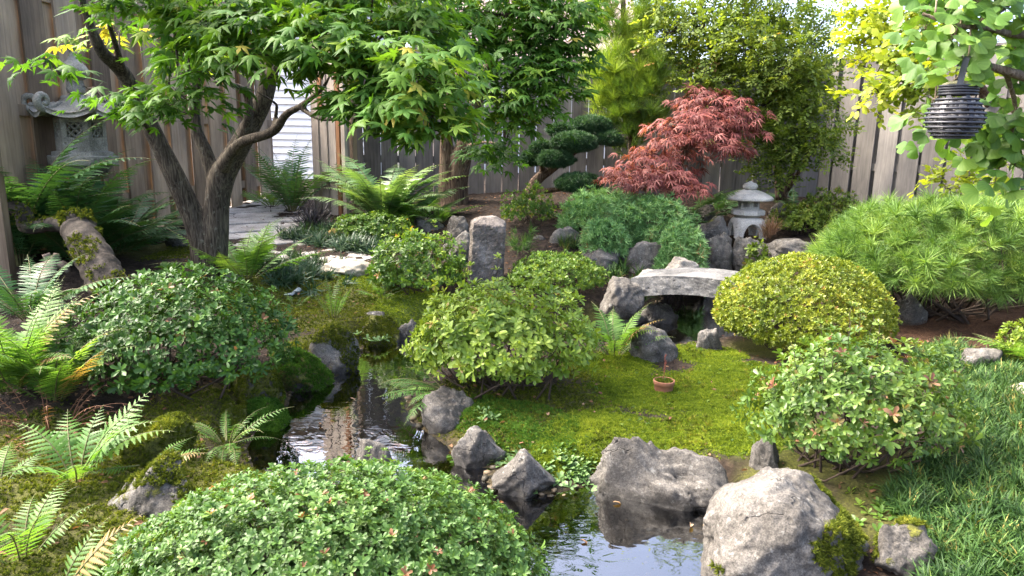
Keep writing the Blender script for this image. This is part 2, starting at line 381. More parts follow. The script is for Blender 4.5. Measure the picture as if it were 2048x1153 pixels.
MAT['bark'] = M_bark('maple_bark', g(.016, .012, .008), g(.045, .036, .026), g(.115, .098, .074), 1.7, .3)
MAT['bark2'] = M_bark('brown_bark', g(.03, .018, .012), g(.085, .055, .038), g(.19, .14, .10), 1.0, .25)
MAT['bark_gk'] = M_bark('ginkgo_bark', g(.10, .075, .05), g(.20, .155, .11), g(.33, .27, .2), 2.0)
MAT['wood_brown'] = M_wood('weathered_brown_boards', [(.18, g(.075, .052, .033)), (.42, g(.205, .15, .098)), (.62, g(.32, .245, .168)), (.8, g(.42, .34, .25))])
MAT['wood_gray'] = M_wood('weathered_grey_boards', [(.18, g(.065, .06, .055)), (.42, g(.14, .131, .122)), (.62, g(.205, .193, .182)), (.8, g(.28, .267, .252))])
MAT['wood_tan'] = M_wood('pale_tan_boards', [(.18, g(.16, .12, .09)), (.42, g(.30, .245, .20)), (.62, g(.40, .345, .29)), (.8, g(.5, .44, .37))])
MAT['wood_red'] = M_wood('red_brown_boards', [(.18, g(.10, .045, .022)), (.42, g(.22, .105, .05)), (.8, g(.32, .17, .09))])
MAT['rock'] = M_rock('grey_granite', g(.034, .031, .026), g(.085, .079, .069), g(.17, .161, .143), cracks=1)
MAT['rock_dark'] = M_rock('dark_basalt', g(.032, .029, .025), g(.082, .075, .064), g(.16, .15, .132), cracks=1)
MAT['rock_cream'] = M_rock('cream_stone', g(.16, .14, .10), g(.28, .25, .20), g(.40, .37, .30), pits=.2)
MAT['rock_yel'] = M_rock('ochre_stone', g(.16, .10, .03), g(.30, .20, .06), g(.42, .30, .11), pits=.2)
MAT['granite'] = M_rock('cut_pale_granite', g(.055, .055, .053), g(.12, .12, .116), g(.21, .21, .203), pits=.45)
MAT['lantern_grey'] = M_rock('lantern_granite', g(.25, .24, .215), g(.43, .415, .37), g(.58, .56, .51), pits=.45)
MAT['lantern_old'] = M_rock('aged_lantern_granite', g(.09, .087, .068), g(.20, .193, .155), g(.34, .325, .275), pits=.5)
MAT['slate'] = M_simple('pale_slate', [(.3, g(.16, .19, .19)), (.7, g(.30, .33, .33))], rough=.6)
MAT['terra'] = M_simple('terracotta', [(.3, g(.20, .085, .045)), (.7, g(.32, .15, .085))], scale=14, rough=.8, bump=.15)
MAT['siding'] = M_simple('white_siding', [(.3, g(.62, .62, .60)), (.7, g(.74, .74, .72))], scale=3, rough=.6, bump=.1)
MAT['roofing'] = M_simple('pinkish_brown_roof', [(.3, g(.20, .145, .13)), (.7, g(.33, .26, .24))], scale=12, rough=.85, bump=.6, bscale=60)
MAT['dark'] = M_plain('dark_opening', g(.012, .011, .010), .8)
MAT['metal_black'] = M_plain('black_painted_metal', g(.032, .034, .042), .42, .0, .5)
MAT['cord'] = M_plain('jute_cord', g(.32, .25, .17), .9)
MAT['pebble'] = M_simple('grey_pebble', [(.35, g(.07, .07, .075)), (.65, g(.36, .35, .33))], scale=60, rough=.45, bump=.0)
MAT['deadwood'] = M_simple('grey_deadwood', [(.3, g(.012, .009, .007)), (.5, g(.04, .032, .024)), (.7, g(.11, .09, .07))], scale=11, rough=.85, bump=.6, bscale=26, bdist=.02)
MAT['driftwood'] = M_simple('pale_driftwood', [(.3, g(.06, .045, .034)), (.5, g(.17, .135, .105)), (.7, g(.33, .28, .22))], scale=13, rough=.85, bump=.6, bscale=30, bdist=.02)
MAT['flag'] = M_rock('flagstone', g(.19, .177, .158), g(.33, .31, .28), g(.46, .44, .40), pits=.2)
MAT['glass'] = M_plain('window_glass', g(.03, .035, .04), .05)
# ------------------------------------------------------------------ leaf templates (unit size, along +X, face up +Z)
class T_:
    def __init__(s): s.v = []; s.f = []; s.t = []
    def add(s, v, fs, t=0.0, M=None, off=(0, 0, 0), sc=1.0):
        v = np.asarray(v, float) * sc
        if M is not None: v = v @ np.asarray(M).T
        b = len(s.v)
        s.v.extend((v + np.asarray(off)).tolist()); s.t.extend([t] * len(v)); s.f.extend([tuple(i + b for i in f) for f in fs])
    def done(s):
        return (np.array(s.v), np.array([i for f in s.f for i in f], np.int64), np.array([len(f) for f in s.f], np.int64), np.array(s.t))
def rotx(a): c, s = math.cos(a), math.sin(a); return np.array([[1, 0, 0], [0, c, -s], [0, s, c]])
def roty(a): c, s = math.cos(a), math.sin(a); return np.array([[c, 0, s], [0, 1, 0], [-s, 0, c]])
def rotz(a): c, s = math.cos(a), math.sin(a); return np.array([[c, -s, 0], [s, c, 0], [0, 0, 1]])
def leaf_shape(w=0.4, fold=0.06, curl=0.12, ob=0.62):
    """base, mid, tip + two points each side; ob = where it is widest"""
    a, b = ob * 0.5, min(ob + 0.2, 0.9)
    v = [(0, 0, 0), (0.5, 0, 0.02), (1, 0, -curl), (a, w * .36, fold), (b, w * .5, fold - curl * .4), (a, -w * .36, fold), (b, -w * .5, fold - curl * .4)]
    f = [(0, 1, 3), (1, 4, 3), (1, 2, 4), (0, 5, 1), (1, 5, 6), (1, 6, 2)]
    return v, f
def rosette(k, seed, w=0.42, elev=(15, 55), lay=1, ob=.62, sizes=(.7, 1.05)):
    r = random.Random(seed); t = T_()
    for i in range(k):
        v, f = leaf_shape(w * r.uniform(.85, 1.15), r.uniform(.03, .1), r.uniform(.0, .22), ob)
        inner = i / k
        e = math.radians(elev[0] + (elev[1] - elev[0]) * inner + r.uniform(-8, 8))
        a = i * 2.4 + r.uniform(-.25, .25)
        t.add(v, f, (inner - .5) * .16 + r.uniform(-.06, .06), rotz(a) @ roty(-e) @ rotx(r.uniform(-.25, .25)), (0, 0, inner * .12), r.uniform(*sizes) * (1 - .25 * inner))
    return t.done()
def spray(n, seed, leaf=.2, w=.5, ob=.5):
    """a flat twig with leaves along both sides, unit long"""
    r = random.Random(seed); t = T_()
    for i in range(n):
        x = (i + .6) / n; sd = 1 if i % 2 else -1
        v, f = leaf_shape(w * r.uniform(.85, 1.15), .05, r.uniform(.05, .25), ob)
        a = sd * math.radians(r.uniform(35, 70)) * (1 - .7 * (i == n - 1))
        t.add(v, f, r.uniform(-.12, .12) + (x - .5) * .14, rotz(a) @ roty(r.uniform(-.35, .35)) @ rotx(r.uniform(-.5, .5)), (x * .92, 0, -.12 * x * x), leaf * r.uniform(.75, 1.15))
    return t.done()
def star_leaf(lobes, lens, width=.2, notch=.3, droop=.35, spread=150, seed=0):
    r = random.Random(seed); t = T_()
    angs = [math.radians(-spread / 1 + 2 * spread * i / (lobes - 1)) for i in range(lobes)]
    v = [(0, 0, .03)]; f = []
    nots = []
    for i in range(lobes + 1):
        if i == 0: a = angs[0] - .35
        elif i == lobes: a = angs[-1] + .35
        else: a = (angs[i - 1] + angs[i]) / 2
        v.append((math.cos(a) * notch * .8, math.sin(a) * notch * .8, 0)); nots.append(len(v) - 1)
    for i, a in enumerate(angs):
        L = lens[i]; c, s = math.cos(a), math.sin(a); p = np.array([c, s]); q = np.array([-s, c])
        for (d, o, z) in ((.5 * L, -width * L * .5, -droop * .16), (L, 0, -droop * (L ** 2) * r.uniform(.4, 1.3)), (.5 * L, width * L * .5, -droop * .16), (.52 * L, 0, -droop * .06 + .02)):
            xy = p * d + q * o; v.append((xy[0], xy[1], z))
        b = len(v) - 4
        f += [(0, nots[i], b, b + 3), (b, b + 1, b + 3), (0, b + 3, b + 2, nots[i + 1]), (b + 3, b + 1, b + 2)]
    v = np.array(v); v[:, 0] += .25
    v = np.concatenate([v, [[-.35, -.008, .05], [-.35, .008, .05], [.25, .008, .03], [.25, -.008, .03]]]); n = len(v)
    f.append((n - 4, n - 3, n - 2, n - 1))
    t.add(v, f); return t.done()
MAPLE_T = [star_leaf(7, [.30, .60, .86, 1.0, .86, .60, .30], .29, .26, d, 128, s) for s, d in ((1, .25), (2, .45), (3, .7), (4, .1))]
LACE_T = [star_leaf(7, [.5, .8, .95, 1.05, .95, .8, .5], .13, .10, d, 105, s) for s, d in ((1, .5), (2, .8), (3, .3))]
def ginkgo_leaf(seed):
    r = random.Random(seed); t = T_(); v = [(0, 0, 0)]; f = []
    n = 17; sp = math.radians(r.uniform(58, 78)); notch = r.uniform(.08, .4); ph = r.uniform(0, 6)
    for rr in (.55, 1.0):
        for i in range(n):
            u = -1 + 2 * i / (n - 1); a = u * sp
            R = rr * (1 - .10 * u * u - .22 * u ** 8) * (1 + .025 * math.sin(i * 1.3 + ph))
            if rr == 1: R -= notch * max(0, 1 - abs(u) * 6)
            v.append((R * math.cos(a), R * math.sin(a), rr * .10 * math.sin(u * 4 + ph) - .12 * rr * rr + .05 * abs(u)))
    for i in range(n - 1):
        f.append((0, 1 + i, 2 + i)); f.append((1 + i, 1 + n + i, 2 + n + i, 2 + i))
    b = len(v); v += [(-.55, -.012, .1), (-.55, .012, .1), (0, .014, 0), (0, -.014, 0)]; f.append((b, b + 1, b + 2, b + 3))
    t.add(v, f); t.t = [(.06 if k % 2 else -.05) + (.04 if k > n else -.04) for k in range(len(v))]; return t.done()
GINKGO_T = [ginkgo_leaf(s) for s in range(6)]
def tuft(n, seed, cone=75, w=.018, up=.0, lens=(.7, 1.05), bend=.1):
    r = random.Random(seed); t = T_()
    for i in range(n):
        e = math.radians(90 - cone * math.sqrt(r.random())); a = r.uniform(0, 6.283); L = r.uniform(*lens); W = w
        v = [(0, -W, 0), (0, W, 0), (L * .55, W * .8, bend * .3), (L * .55, -W * .8, bend * .3), (L, 0, 0)]
        t.add(v, [(0, 1, 2, 3), (3, 2, 4)], r.uniform(-.2, .2), rotz(a) @ roty(-e) @ rotx(r.uniform(-1.5, 1.5)), (0, 0, r.uniform(-.15, .1)))
    return t.done()
def blade_clump(n, seed, w=.02, lean=(10, 70), segs=4, droop=1.0, spread=.12):
    r = random.Random(seed); t = T_()
    for i in range(n):
        L = r.uniform(.6, 1.1); e0 = math.radians(90 - r.uniform(*lean) * .6); e1 = e0 - droop * r.uniform(.5, 1.3)
        x = z = 0; v = []
        for k in range(segs + 1):
            s = k / segs; W = w * (1 - s ** 2.2) + .0015
            v += [(x, -W, z), (x, W, z)]
            e = e0 + (e1 - e0) * s; x += math.cos(e) * L / segs; z += math.sin(e) * L / segs
        f = [(2 * k, 2 * k + 1, 2 * k + 3, 2 * k + 2) for k in range(segs)]
        a = r.uniform(0, 6.283)
        t.add(v, f, r.uniform(-.3, .3), rotz(a), (spread * r.gauss(0, 1), spread * r.gauss(0, 1), 0))
    return t.done()
AZ_T = [rosette(7, s, .44) for s in range(5)]
AZ_BIG_T = [rosette(6, s + 20, .40, (12, 62), ob=.6) for s in range(5)]
BOX_T = [rosette(6, s + 40, .36, (25, 75), ob=.5) for s in range(5)]
JUN_T = [tuft(16, s, 70, .05, lens=(.4, 1.0), bend=.2) for s in range(4)]
YEW_T = [tuft(22, s + 9, 85, .035, lens=(.6, 1.0)) for s in range(4)]
MUGO_T = [tuft(46, s + 5, 82, .014, lens=(.7, 1.05), bend=.12) for s in range(4)]
PINE_T = [tuft(52, s + 15, 50, .010, lens=(.7, 1.1), bend=.1) for s in range(4)]
SPRAY_T = [spray(11, s, .21, .52, .45) for s in range(5)]
MOSS_T = [tuft(9, s + 50, 60, .09, lens=(.5, 1.0), bend=.2) for s in range(4)]
MONDO_T = [blade_clump(24, s, .030, (5, 80), 4, 1.25, .10) for s in range(4)]
GRASS_T = [blade_clump(40, s + 7, .012, (5, 75), 4, .9, .08) for s in range(3)]

def frames(axis, r, spin=True):
    """local Z along axis, random spin"""
    N = len(axis); z = unit(axis)
    ref = unit(r.normal(size=(N, 3)))
    x = unit(ref - z * np.sum(ref * z, 1, keepdims=True)); y = np.cross(z, x)
    return np.stack([x, y, z], -1)
def frames_xz(xd, zd):
    x = unit(xd); y = unit(np.cross(zd, x)); z = np.cross(x, y)
    return np.stack([x, y, z], -1)
def scatter(geo, tmpls, F, P, size, tint, r):
    size = np.broadcast_to(size, (len(P),)); pick = r.integers(0, len(tmpls), len(P))
    for k, t in enumerate(tmpls):
        m = pick == k
        geo.inst(t, F[m] * size[m][:, None, None], P[m], tint[m])

# ------------------------------------------------------------------ the ground
POND_PX = [(1500, 1400), (1480, 1200), (1440, 1110), (1432, 1060), (1440, 1012), (1300, 978), (1205, 958), (1110, 978), (1040, 985), (985, 960), (1008, 930), (940, 928), (905, 888), (850, 852), (822, 815),
           (852, 770), (905, 725), (1000, 700), (1100, 690), (1200, 700), (1265, 704), (1330, 708), (1400, 700), (1450, 690), (1530, 670), (1560, 640), (1570, 600), (1500, 566),
           (1450, 556), (1400, 556), (1340, 575), (1305, 606), (1285, 628), (1200, 650), (1100, 655), (950, 655), (845, 655), (800, 676), (720, 690), (692, 735), (650, 758), (572, 785), (562, 815), (505, 850),
           (478, 900), (492, 942), (620, 985), (800, 1040), (960, 1100), (1050, 1150), (1090, 1250), (1100, 1400)]
POND = np.array([PZ(x, y, 0.0)[:2] for x, y in POND_PX])
RILL_PX = [(1392, 552), (1400, 528), (1415, 519), (1470, 520), (1510, 530), (1525, 548), (1450, 556)]
RILL = np.array([PZ(x, y, 0.10)[:2] for x, y in RILL_PX])
def sdist(poly, x, y):
    p = np.stack([x, y], -1).reshape(-1, 2); d = np.full(len(p), 1e9); ins = np.zeros(len(p), bool)
    for i in range(len(poly)):
        a, b = poly[i], poly[(i + 1) % len(poly)]
        ab = b - a; t = np.clip(((p - a) @ ab) / (ab @ ab), 0, 1)
        d = np.minimum(d, np.linalg.norm(p - a - t[:, None] * ab, axis=1))
        c = ((a[1] > p[:, 1]) != (b[1] > p[:, 1]))
        with np.errstate(divide='ignore', invalid='ignore'):
            xx = (b[0] - a[0]) * (p[:, 1] - a[1]) / (b[1] - a[1]) + a[0]
        ins ^= c & (p[:, 0] < xx)
    return np.where(ins, -d, d).reshape(np.shape(x))
CTRL_PX = [(100, 1130, .18), (250, 1000, .14), (60, 950, .2), (300, 880, .14), (160, 820, .2), (20, 720, .3), (60, 560, .42), (300, 480, .46), (350, 430, .52), (415, 560, .36), (600, 560, .31), (560, 620, .2),
           (680, 605, .2), (760, 565, .25), (800, 620, .13), (620, 505, .40), (500, 450, .5), (500, 400, .62), (850, 440, .55), (1050, 500, .4), (1000, 605, .2), (1150, 480, .5), (840, 595, .2),
           (1300, 420, .72), (1490, 470, .41), (1440, 545, .12), (1640, 480, .48), (1700, 440, .62), (1600, 520, .35), (1880, 670, .2), (1980, 700, .22), (1950, 850, .24), (1900, 1000, .21), (2040, 1100, .25), (1400, 800, .13), (1330, 900, .10),
           (1500, 880, .14), (1250, 740, .12), (1100, 880, .08), (1000, 850, .10), (1520, 710, .12), (1620, 700, .14), (900, 400, .72), (1050, 400, .78), (640, 430, .54), (1230, 540, .25), (1150, 560, .27), (1100, 640, .12), (1700, 960, .18), (620, 1080, .10), (850, 1130, .1), (1800, 1120, .17),
           (1560, 690, .12), (960, 790, .13), (980, 760, .14)]
_c = np.array([PZ(x, y, z) for x, y, z in CTRL_PX])
_c = np.concatenate([_c, [(-6, 3, .5), (7, 3, .4), (-7, 10, .8), (0, 11, .85), (6, 9.5, .8), (0, 0, .2), (-3, 0, .25), (3, 0, .3), (7, 7, .6), (0, 14, .8), (-6, 14, .8), (8, 14, .8), (-5, 6, .5), (1.2, 9.3, .82), (3, 9.3, .8), (-3.4, 10.2, .64)]])
_K = np.linalg.norm(_c[:, None, :2] - _c[None, :, :2], axis=2)
_A = np.block([[_K + np.eye(len(_c)) * -0.05, np.ones((len(_c), 1))], [np.ones((1, len(_c))), np.zeros((1, 1))]])
_w = np.linalg.solve(_A, np.concatenate([_c[:, 2], [0]]))
def land_z(x, y):
    x = np.asarray(x, float); y = np.asarray(y, float); sh = x.shape
    xc = np.clip(x.ravel(), -8, 8.5); yc = np.clip(y.ravel(), -1.5, 14.5)
    out = np.empty(len(xc))
    for i in range(0, len(xc), 40000):
        q = np.stack([xc[i:i + 40000], yc[i:i + 40000]], -1)
        out[i:i + 40000] = np.linalg.norm(q[:, None] - _c[None, :, :2], axis=2) @ _w[:-1] + _w[-1]
    return out.reshape(sh)
def ground_z(x, y, detail=True):
    x = np.asarray(x, float); y = np.asarray(y, float)
    z = land_z(x, y)
    if detail:
        p = np.stack([x, y, np.zeros_like(x)], -1)
        z = z + .018 * fbm(p * 2.2, 3, 3) + .010 * fbm(p * 8, 3, 8)
    if detail: z = z + .012 * np.abs(fbm(np.stack([x, y, np.zeros_like(x)], -1) * 13, 2, 12))
    d = sdist(POND, x, y)
    z = np.where(d > 0, 0.012 + (np.maximum(z, .05) - .012) * sstep(-.01, .20, d) ** .8, .012 - .30 * sstep(0, .32, -d))
    d2 = sdist(RILL, x, y)
    z = np.where(d2 < .25, np.minimum(z, .11 - .1 * sstep(0, .15, -d2) + np.maximum(z - .11, 0) * sstep(0, .25, d2)), z)
    return z
def gpt(px, py):
    """where the photo pixel's ray meets the ground or the water"""
    d = ray(px, py); t = np.concatenate([np.linspace(1.2, 6, 500), np.linspace(6.01, 14, 500)])
    P = EYE + t[:, None] * (d / d[1])
    h = np.maximum(ground_z(P[:, 0], P[:, 1], False), 0.0)
    i = np.argmax(P[:, 2] < h)
    return P[i] if P[i, 2] < h[i] else PY(px, py, 9)

def px_blob(lst):
    return [(gpt(x, y)[:2], rpx) for x, y, rpx in lst]
def blobmask(x, y, lst):
    m = np.zeros(np.shape(x))
    for (c, r) in lst:
        m = np.maximum(m, 1 - sstep(r * .55, r * 1.15, np.hypot(x - c[0], y - c[1])))
    return m
MOSS_Y = px_blob([(1400, 790, .42), (1300, 780, .34), (1450, 850, .30), (1350, 880, .22), (1480, 760, .34), (1230, 730, .26), (1480, 880, .22), (1420, 715, .25), (1100, 900, .10), (740, 560, .35), (830, 620, .35), (1140, 870, .16), (1200, 850, .22), (1165, 880, .2), (1150, 900, .15), (1080, 930, .12)])  # the two left-lawn blobs paint a sun patch as yellow moss
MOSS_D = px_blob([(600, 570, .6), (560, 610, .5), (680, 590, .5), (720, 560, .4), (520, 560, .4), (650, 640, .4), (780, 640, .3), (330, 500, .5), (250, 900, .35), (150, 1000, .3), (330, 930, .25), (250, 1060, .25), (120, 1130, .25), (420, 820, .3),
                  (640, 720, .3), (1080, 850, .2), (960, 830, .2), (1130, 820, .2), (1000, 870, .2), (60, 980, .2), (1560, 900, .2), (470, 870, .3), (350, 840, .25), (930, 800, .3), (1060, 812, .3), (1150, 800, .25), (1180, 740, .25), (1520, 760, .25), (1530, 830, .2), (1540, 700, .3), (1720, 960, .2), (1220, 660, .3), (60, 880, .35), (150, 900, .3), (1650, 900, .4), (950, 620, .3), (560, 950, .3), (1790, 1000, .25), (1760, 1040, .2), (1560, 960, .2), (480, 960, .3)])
NEEDLE = px_blob([(1880, 670, .6), (1950, 640, .7), (1830, 650, .5), (2040, 670, .6)])
def moss_masks(x, y):
    p = np.stack([x, y, np.zeros_like(x)], -1)
    n = fbm(p * 5, 4, 21) * .28
    a = np.clip(blobmask(x, y, MOSS_Y) + np.where(blobmask(x, y, MOSS_Y) > .02, n, 0), 0, 1)
    b = np.clip(blobmask(x, y, MOSS_D) * .85 + np.where(blobmask(x, y, MOSS_D) > .02, n * 1.3, 0), 0, 1)
    return a, b

def M_ground():
    m, nt, out = _new('garden_soil_and_moss')
    pos = pos_n(nt)
    n1 = noise_n(nt, pos, 22, 6, .7); n2 = noise_n(nt, pos, 4, 4); n3 = noise_n(nt, pos, 95, 4, .7)
    soil = ramp(nt, [(.32, g(.008, .006, .004)), (.52, g(.024, .016, .011)), (.68, g(.06, .042, .028))]); nt.links.new(n1.outputs[0], soil.inputs[0])
    ned = ramp(nt, [(.3, g(.015, .009, .006)), (.7, g(.06, .034, .022))]); nt.links.new(n3.outputs[0], ned.inputs[0])
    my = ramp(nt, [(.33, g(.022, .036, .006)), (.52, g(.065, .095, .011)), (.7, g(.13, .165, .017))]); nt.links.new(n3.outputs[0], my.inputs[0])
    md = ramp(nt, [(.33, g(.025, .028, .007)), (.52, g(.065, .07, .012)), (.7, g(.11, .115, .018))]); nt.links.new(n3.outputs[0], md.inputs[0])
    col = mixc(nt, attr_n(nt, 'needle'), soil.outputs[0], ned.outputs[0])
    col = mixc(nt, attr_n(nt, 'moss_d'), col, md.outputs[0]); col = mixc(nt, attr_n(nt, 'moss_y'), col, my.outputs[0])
    bed = ramp(nt, [(.38, g(.010, .010, .006)), (.5, g(.035, .028, .014)), (.6, g(.06, .045, .022)), (.72, g(.12, .085, .045))]); nt.links.new(n1.outputs[0], bed.inputs[0])
    col = mixc(nt, attr_n(nt, 'bed'), col, bed.outputs[0])
    p = nd(nt, 'ShaderNodeBsdfPrincipled', i_Roughness=.9); p.inputs['Specular IOR Level'].default_value = .2
    nt.links.new(col, p.inputs['Base Color'])
    hh = math_n(nt, 'ADD', n1.outputs[0], math_n(nt, 'MULTIPLY', n3.outputs[0], .6))
    nt.links.new(bump_n(nt, hh, .8, .02), p.inputs['Normal']); nt.links.new(p.outputs[0], out.inputs[0]); return m
def build_ground():
    def axis(lo, hi, st, far):
        c = np.arange(lo, hi + 1e-6, st); k = np.array([.3, .8, 1.6, 3, 6, 12, 25, 60]); k = k[k < far]
        return np.concatenate([lo - k[::-1], c, hi + k])
    xs = axis(-5.0, 5.4, .032, 100); ys = axis(1.2, 10.4, .032, 100)
    X, Y = np.meshgrid(xs, ys)
    Z = ground_z(X, Y)
    ge = Geo(); nx, ny = len(xs), len(ys)
    idx = np.arange(nx * ny).reshape(ny, nx)
    q = np.stack([idx[:-1, :-1], idx[:-1, 1:], idx[1:, 1:], idx[1:, :-1]], -1).reshape(-1, 4)
    ge.add(np.stack([X, Y, Z], -1).reshape(-1, 3), q, np.full(len(q), 4))
    a, b = moss_masks(X, Y); d = sdist(POND, X, Y)
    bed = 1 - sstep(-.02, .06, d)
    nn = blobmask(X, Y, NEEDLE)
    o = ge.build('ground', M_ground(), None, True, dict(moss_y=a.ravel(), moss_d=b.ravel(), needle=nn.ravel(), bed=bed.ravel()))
    o['kind'] = 'structure'

def M_water():
    m, nt, out = _new('pond_water')
    pos = pos_n(nt)
    mp = nt.nodes.new('ShaderNodeMapping'); mp.inputs['Scale'].default_value = (1.0, 1.6, 1); mp.inputs['Rotation'].default_value = (0, 0, .5); nt.links.new(pos, mp.inputs[0])
    n = noise_n(nt, mp.outputs[0], 7.5, 2, .5); n.inputs['Distortion'].default_value = 1.6
    n2 = noise_n(nt, mp.outputs[0], 2.2, 2, .5)
    h = math_n(nt, 'ADD', math_n(nt, 'MULTIPLY', n.outputs[0], .5), math_n(nt, 'MULTIPLY', n2.outputs[0], .8))
    nm = bump_n(nt, h, .16, .010)
    lw = nt.nodes.new('ShaderNodeFresnel'); lw.inputs[0].default_value = 1.7; nt.links.new(nm, lw.inputs['Normal'])
    gl = nt.nodes.new('ShaderNodeBsdfGlossy'); gl.inputs['Roughness'].default_value = .015; gl.inputs['Color'].default_value = (1, 1, 1, 1); nt.links.new(nm, gl.inputs['Normal'])
    tr = nt.nodes.new('ShaderNodeBsdfTransparent'); tr.inputs[0].default_value = (.40, .37, .27, 1)
    mx = nt.nodes.new('ShaderNodeMixShader'); nt.links.new(math_n(nt, 'ADD', math_n(nt, 'MULTIPLY', lw.outputs[0], 2.3), .0, True), mx.inputs[0])
    nt.links.new(tr.outputs[0], mx.inputs[1]); nt.links.new(gl.outputs[0], mx.inputs[2])
    nt.links.new(mx.outputs[0], out.inputs[0]); return m
def build_water():
    w = M_water()
    lo, hi = POND.min(0) - .15, POND.max(0) + .15
    ge = Geo(); ge.faces([(lo[0], lo[1], 0), (hi[0], lo[1], 0), (hi[0], hi[1], 0), (lo[0], hi[1], 0)], [(0, 1, 2, 3)])
    # cut the sheet to cells near the pond so that it lies only where water is
    ge = Geo(); st = .06
    xs = np.arange(lo[0], hi[0], st); ys = np.arange(lo[1], hi[1], st)
    X, Y = np.meshgrid(xs, ys); keep = sdist(POND, X + st / 2, Y + st / 2) < .10
    for x, y in zip(X[keep], Y[keep]):
        ge.faces([(x, y, 0), (x + st, y, 0), (x + st, y + st, 0), (x, y + st, 0)], [(0, 1, 2, 3)])
    o = ge.build('pond_water', w); o['kind'] = 'structure'
    bm = bmesh.new(); bm.from_mesh(o.data); bmesh.ops.remove_doubles(bm, verts=bm.verts, dist=.001); bm.to_mesh(o.data); bm.free()
    ge = Geo(); c = RILL.mean(0)
    rp = [(*(c + (p - c) * 1.12), .10) for p in RILL]
    ge.faces(rp, [tuple(range(len(rp)))])
    # the lip where it slides down to the pond
    a, b = PZ(1385, 556, .1), PZ(1500, 556, .1)
    o = ge.build('stream_water', w); o['kind'] = 'structure'
    # white water
    m, nt, out = _new('white_water'); p = nd(nt, 'ShaderNodeBsdfPrincipled', i_Roughness=.35); p.inputs['Base Color'].default_value = (.75, .78, .8, 1); nt.links.new(p.outputs[0], out.inputs[0])
    ge = Geo(); r = rng(5)
    for i in range(90):
        u = r.random(); q = PZ(1412 + 70 * u + r.normal() * 4, 524 + 14 * u + r.normal() * 2.0, .106)
        ge.lathe([(.001, .006), (.02 + .02 * r.random(), .003), (.03 + .03 * r.random(), -.004)], q, 7, M=rotz(r.random() * 6) @ np.diag([1.8, .6, 1]))
    o = ge.build('stream_foam', m, None, True); o['kind'] = 'stuff'; tag(o, 'streak of white foam on the stream below the small stone lantern', 'foam')

# ------------------------------------------------------------------ rocks
_ico = {}
def ico(sub):
    if sub not in _ico:
        bm = bmesh.new(); bmesh.ops.create_icosphere(bm, subdivisions=sub, radius=1)
        _ico[sub] = (np.array([v.co[:] for v in bm.verts]), np.array([[v.index for v in f.verts] for f in bm.faces])); bm.free()
    v, f = _ico[sub]; return v.copy(), f
def rock_verts(seed, sub, rough=.1, cuts=9, lo=.62, hi=.95, pw=2.7):
    r = rng(seed); d, f = ico(sub)
    rad = 1 / (np.abs(d) ** pw).sum(1) ** (1 / pw)
    for k in range(cuts):
        n = unit(r.normal(size=3)); o = r.uniform(lo, hi); c = d @ n
        lim = np.where(c > .05, o / np.maximum(c, .05), 9)
        k_ = .025; h = np.clip(.5 + .5 * (lim - rad) / k_, 0, 1); rad = lim * (1 - h) + rad * h - k_ * h * (1 - h)
    rad *= 1 + rough * fbm(d * 1.7, 2, seed) + rough * .5 * fbm(d * 4.3, 3, seed + 3) + rough * .22 * fbm(d * 13, 3, seed + 5)
    v = d * rad[:, None]
    mx, mn = v.max(0), v.min(0)
    v = (v - (mx + mn) / 2) / ((mx - mn) / 2)
    return v, f
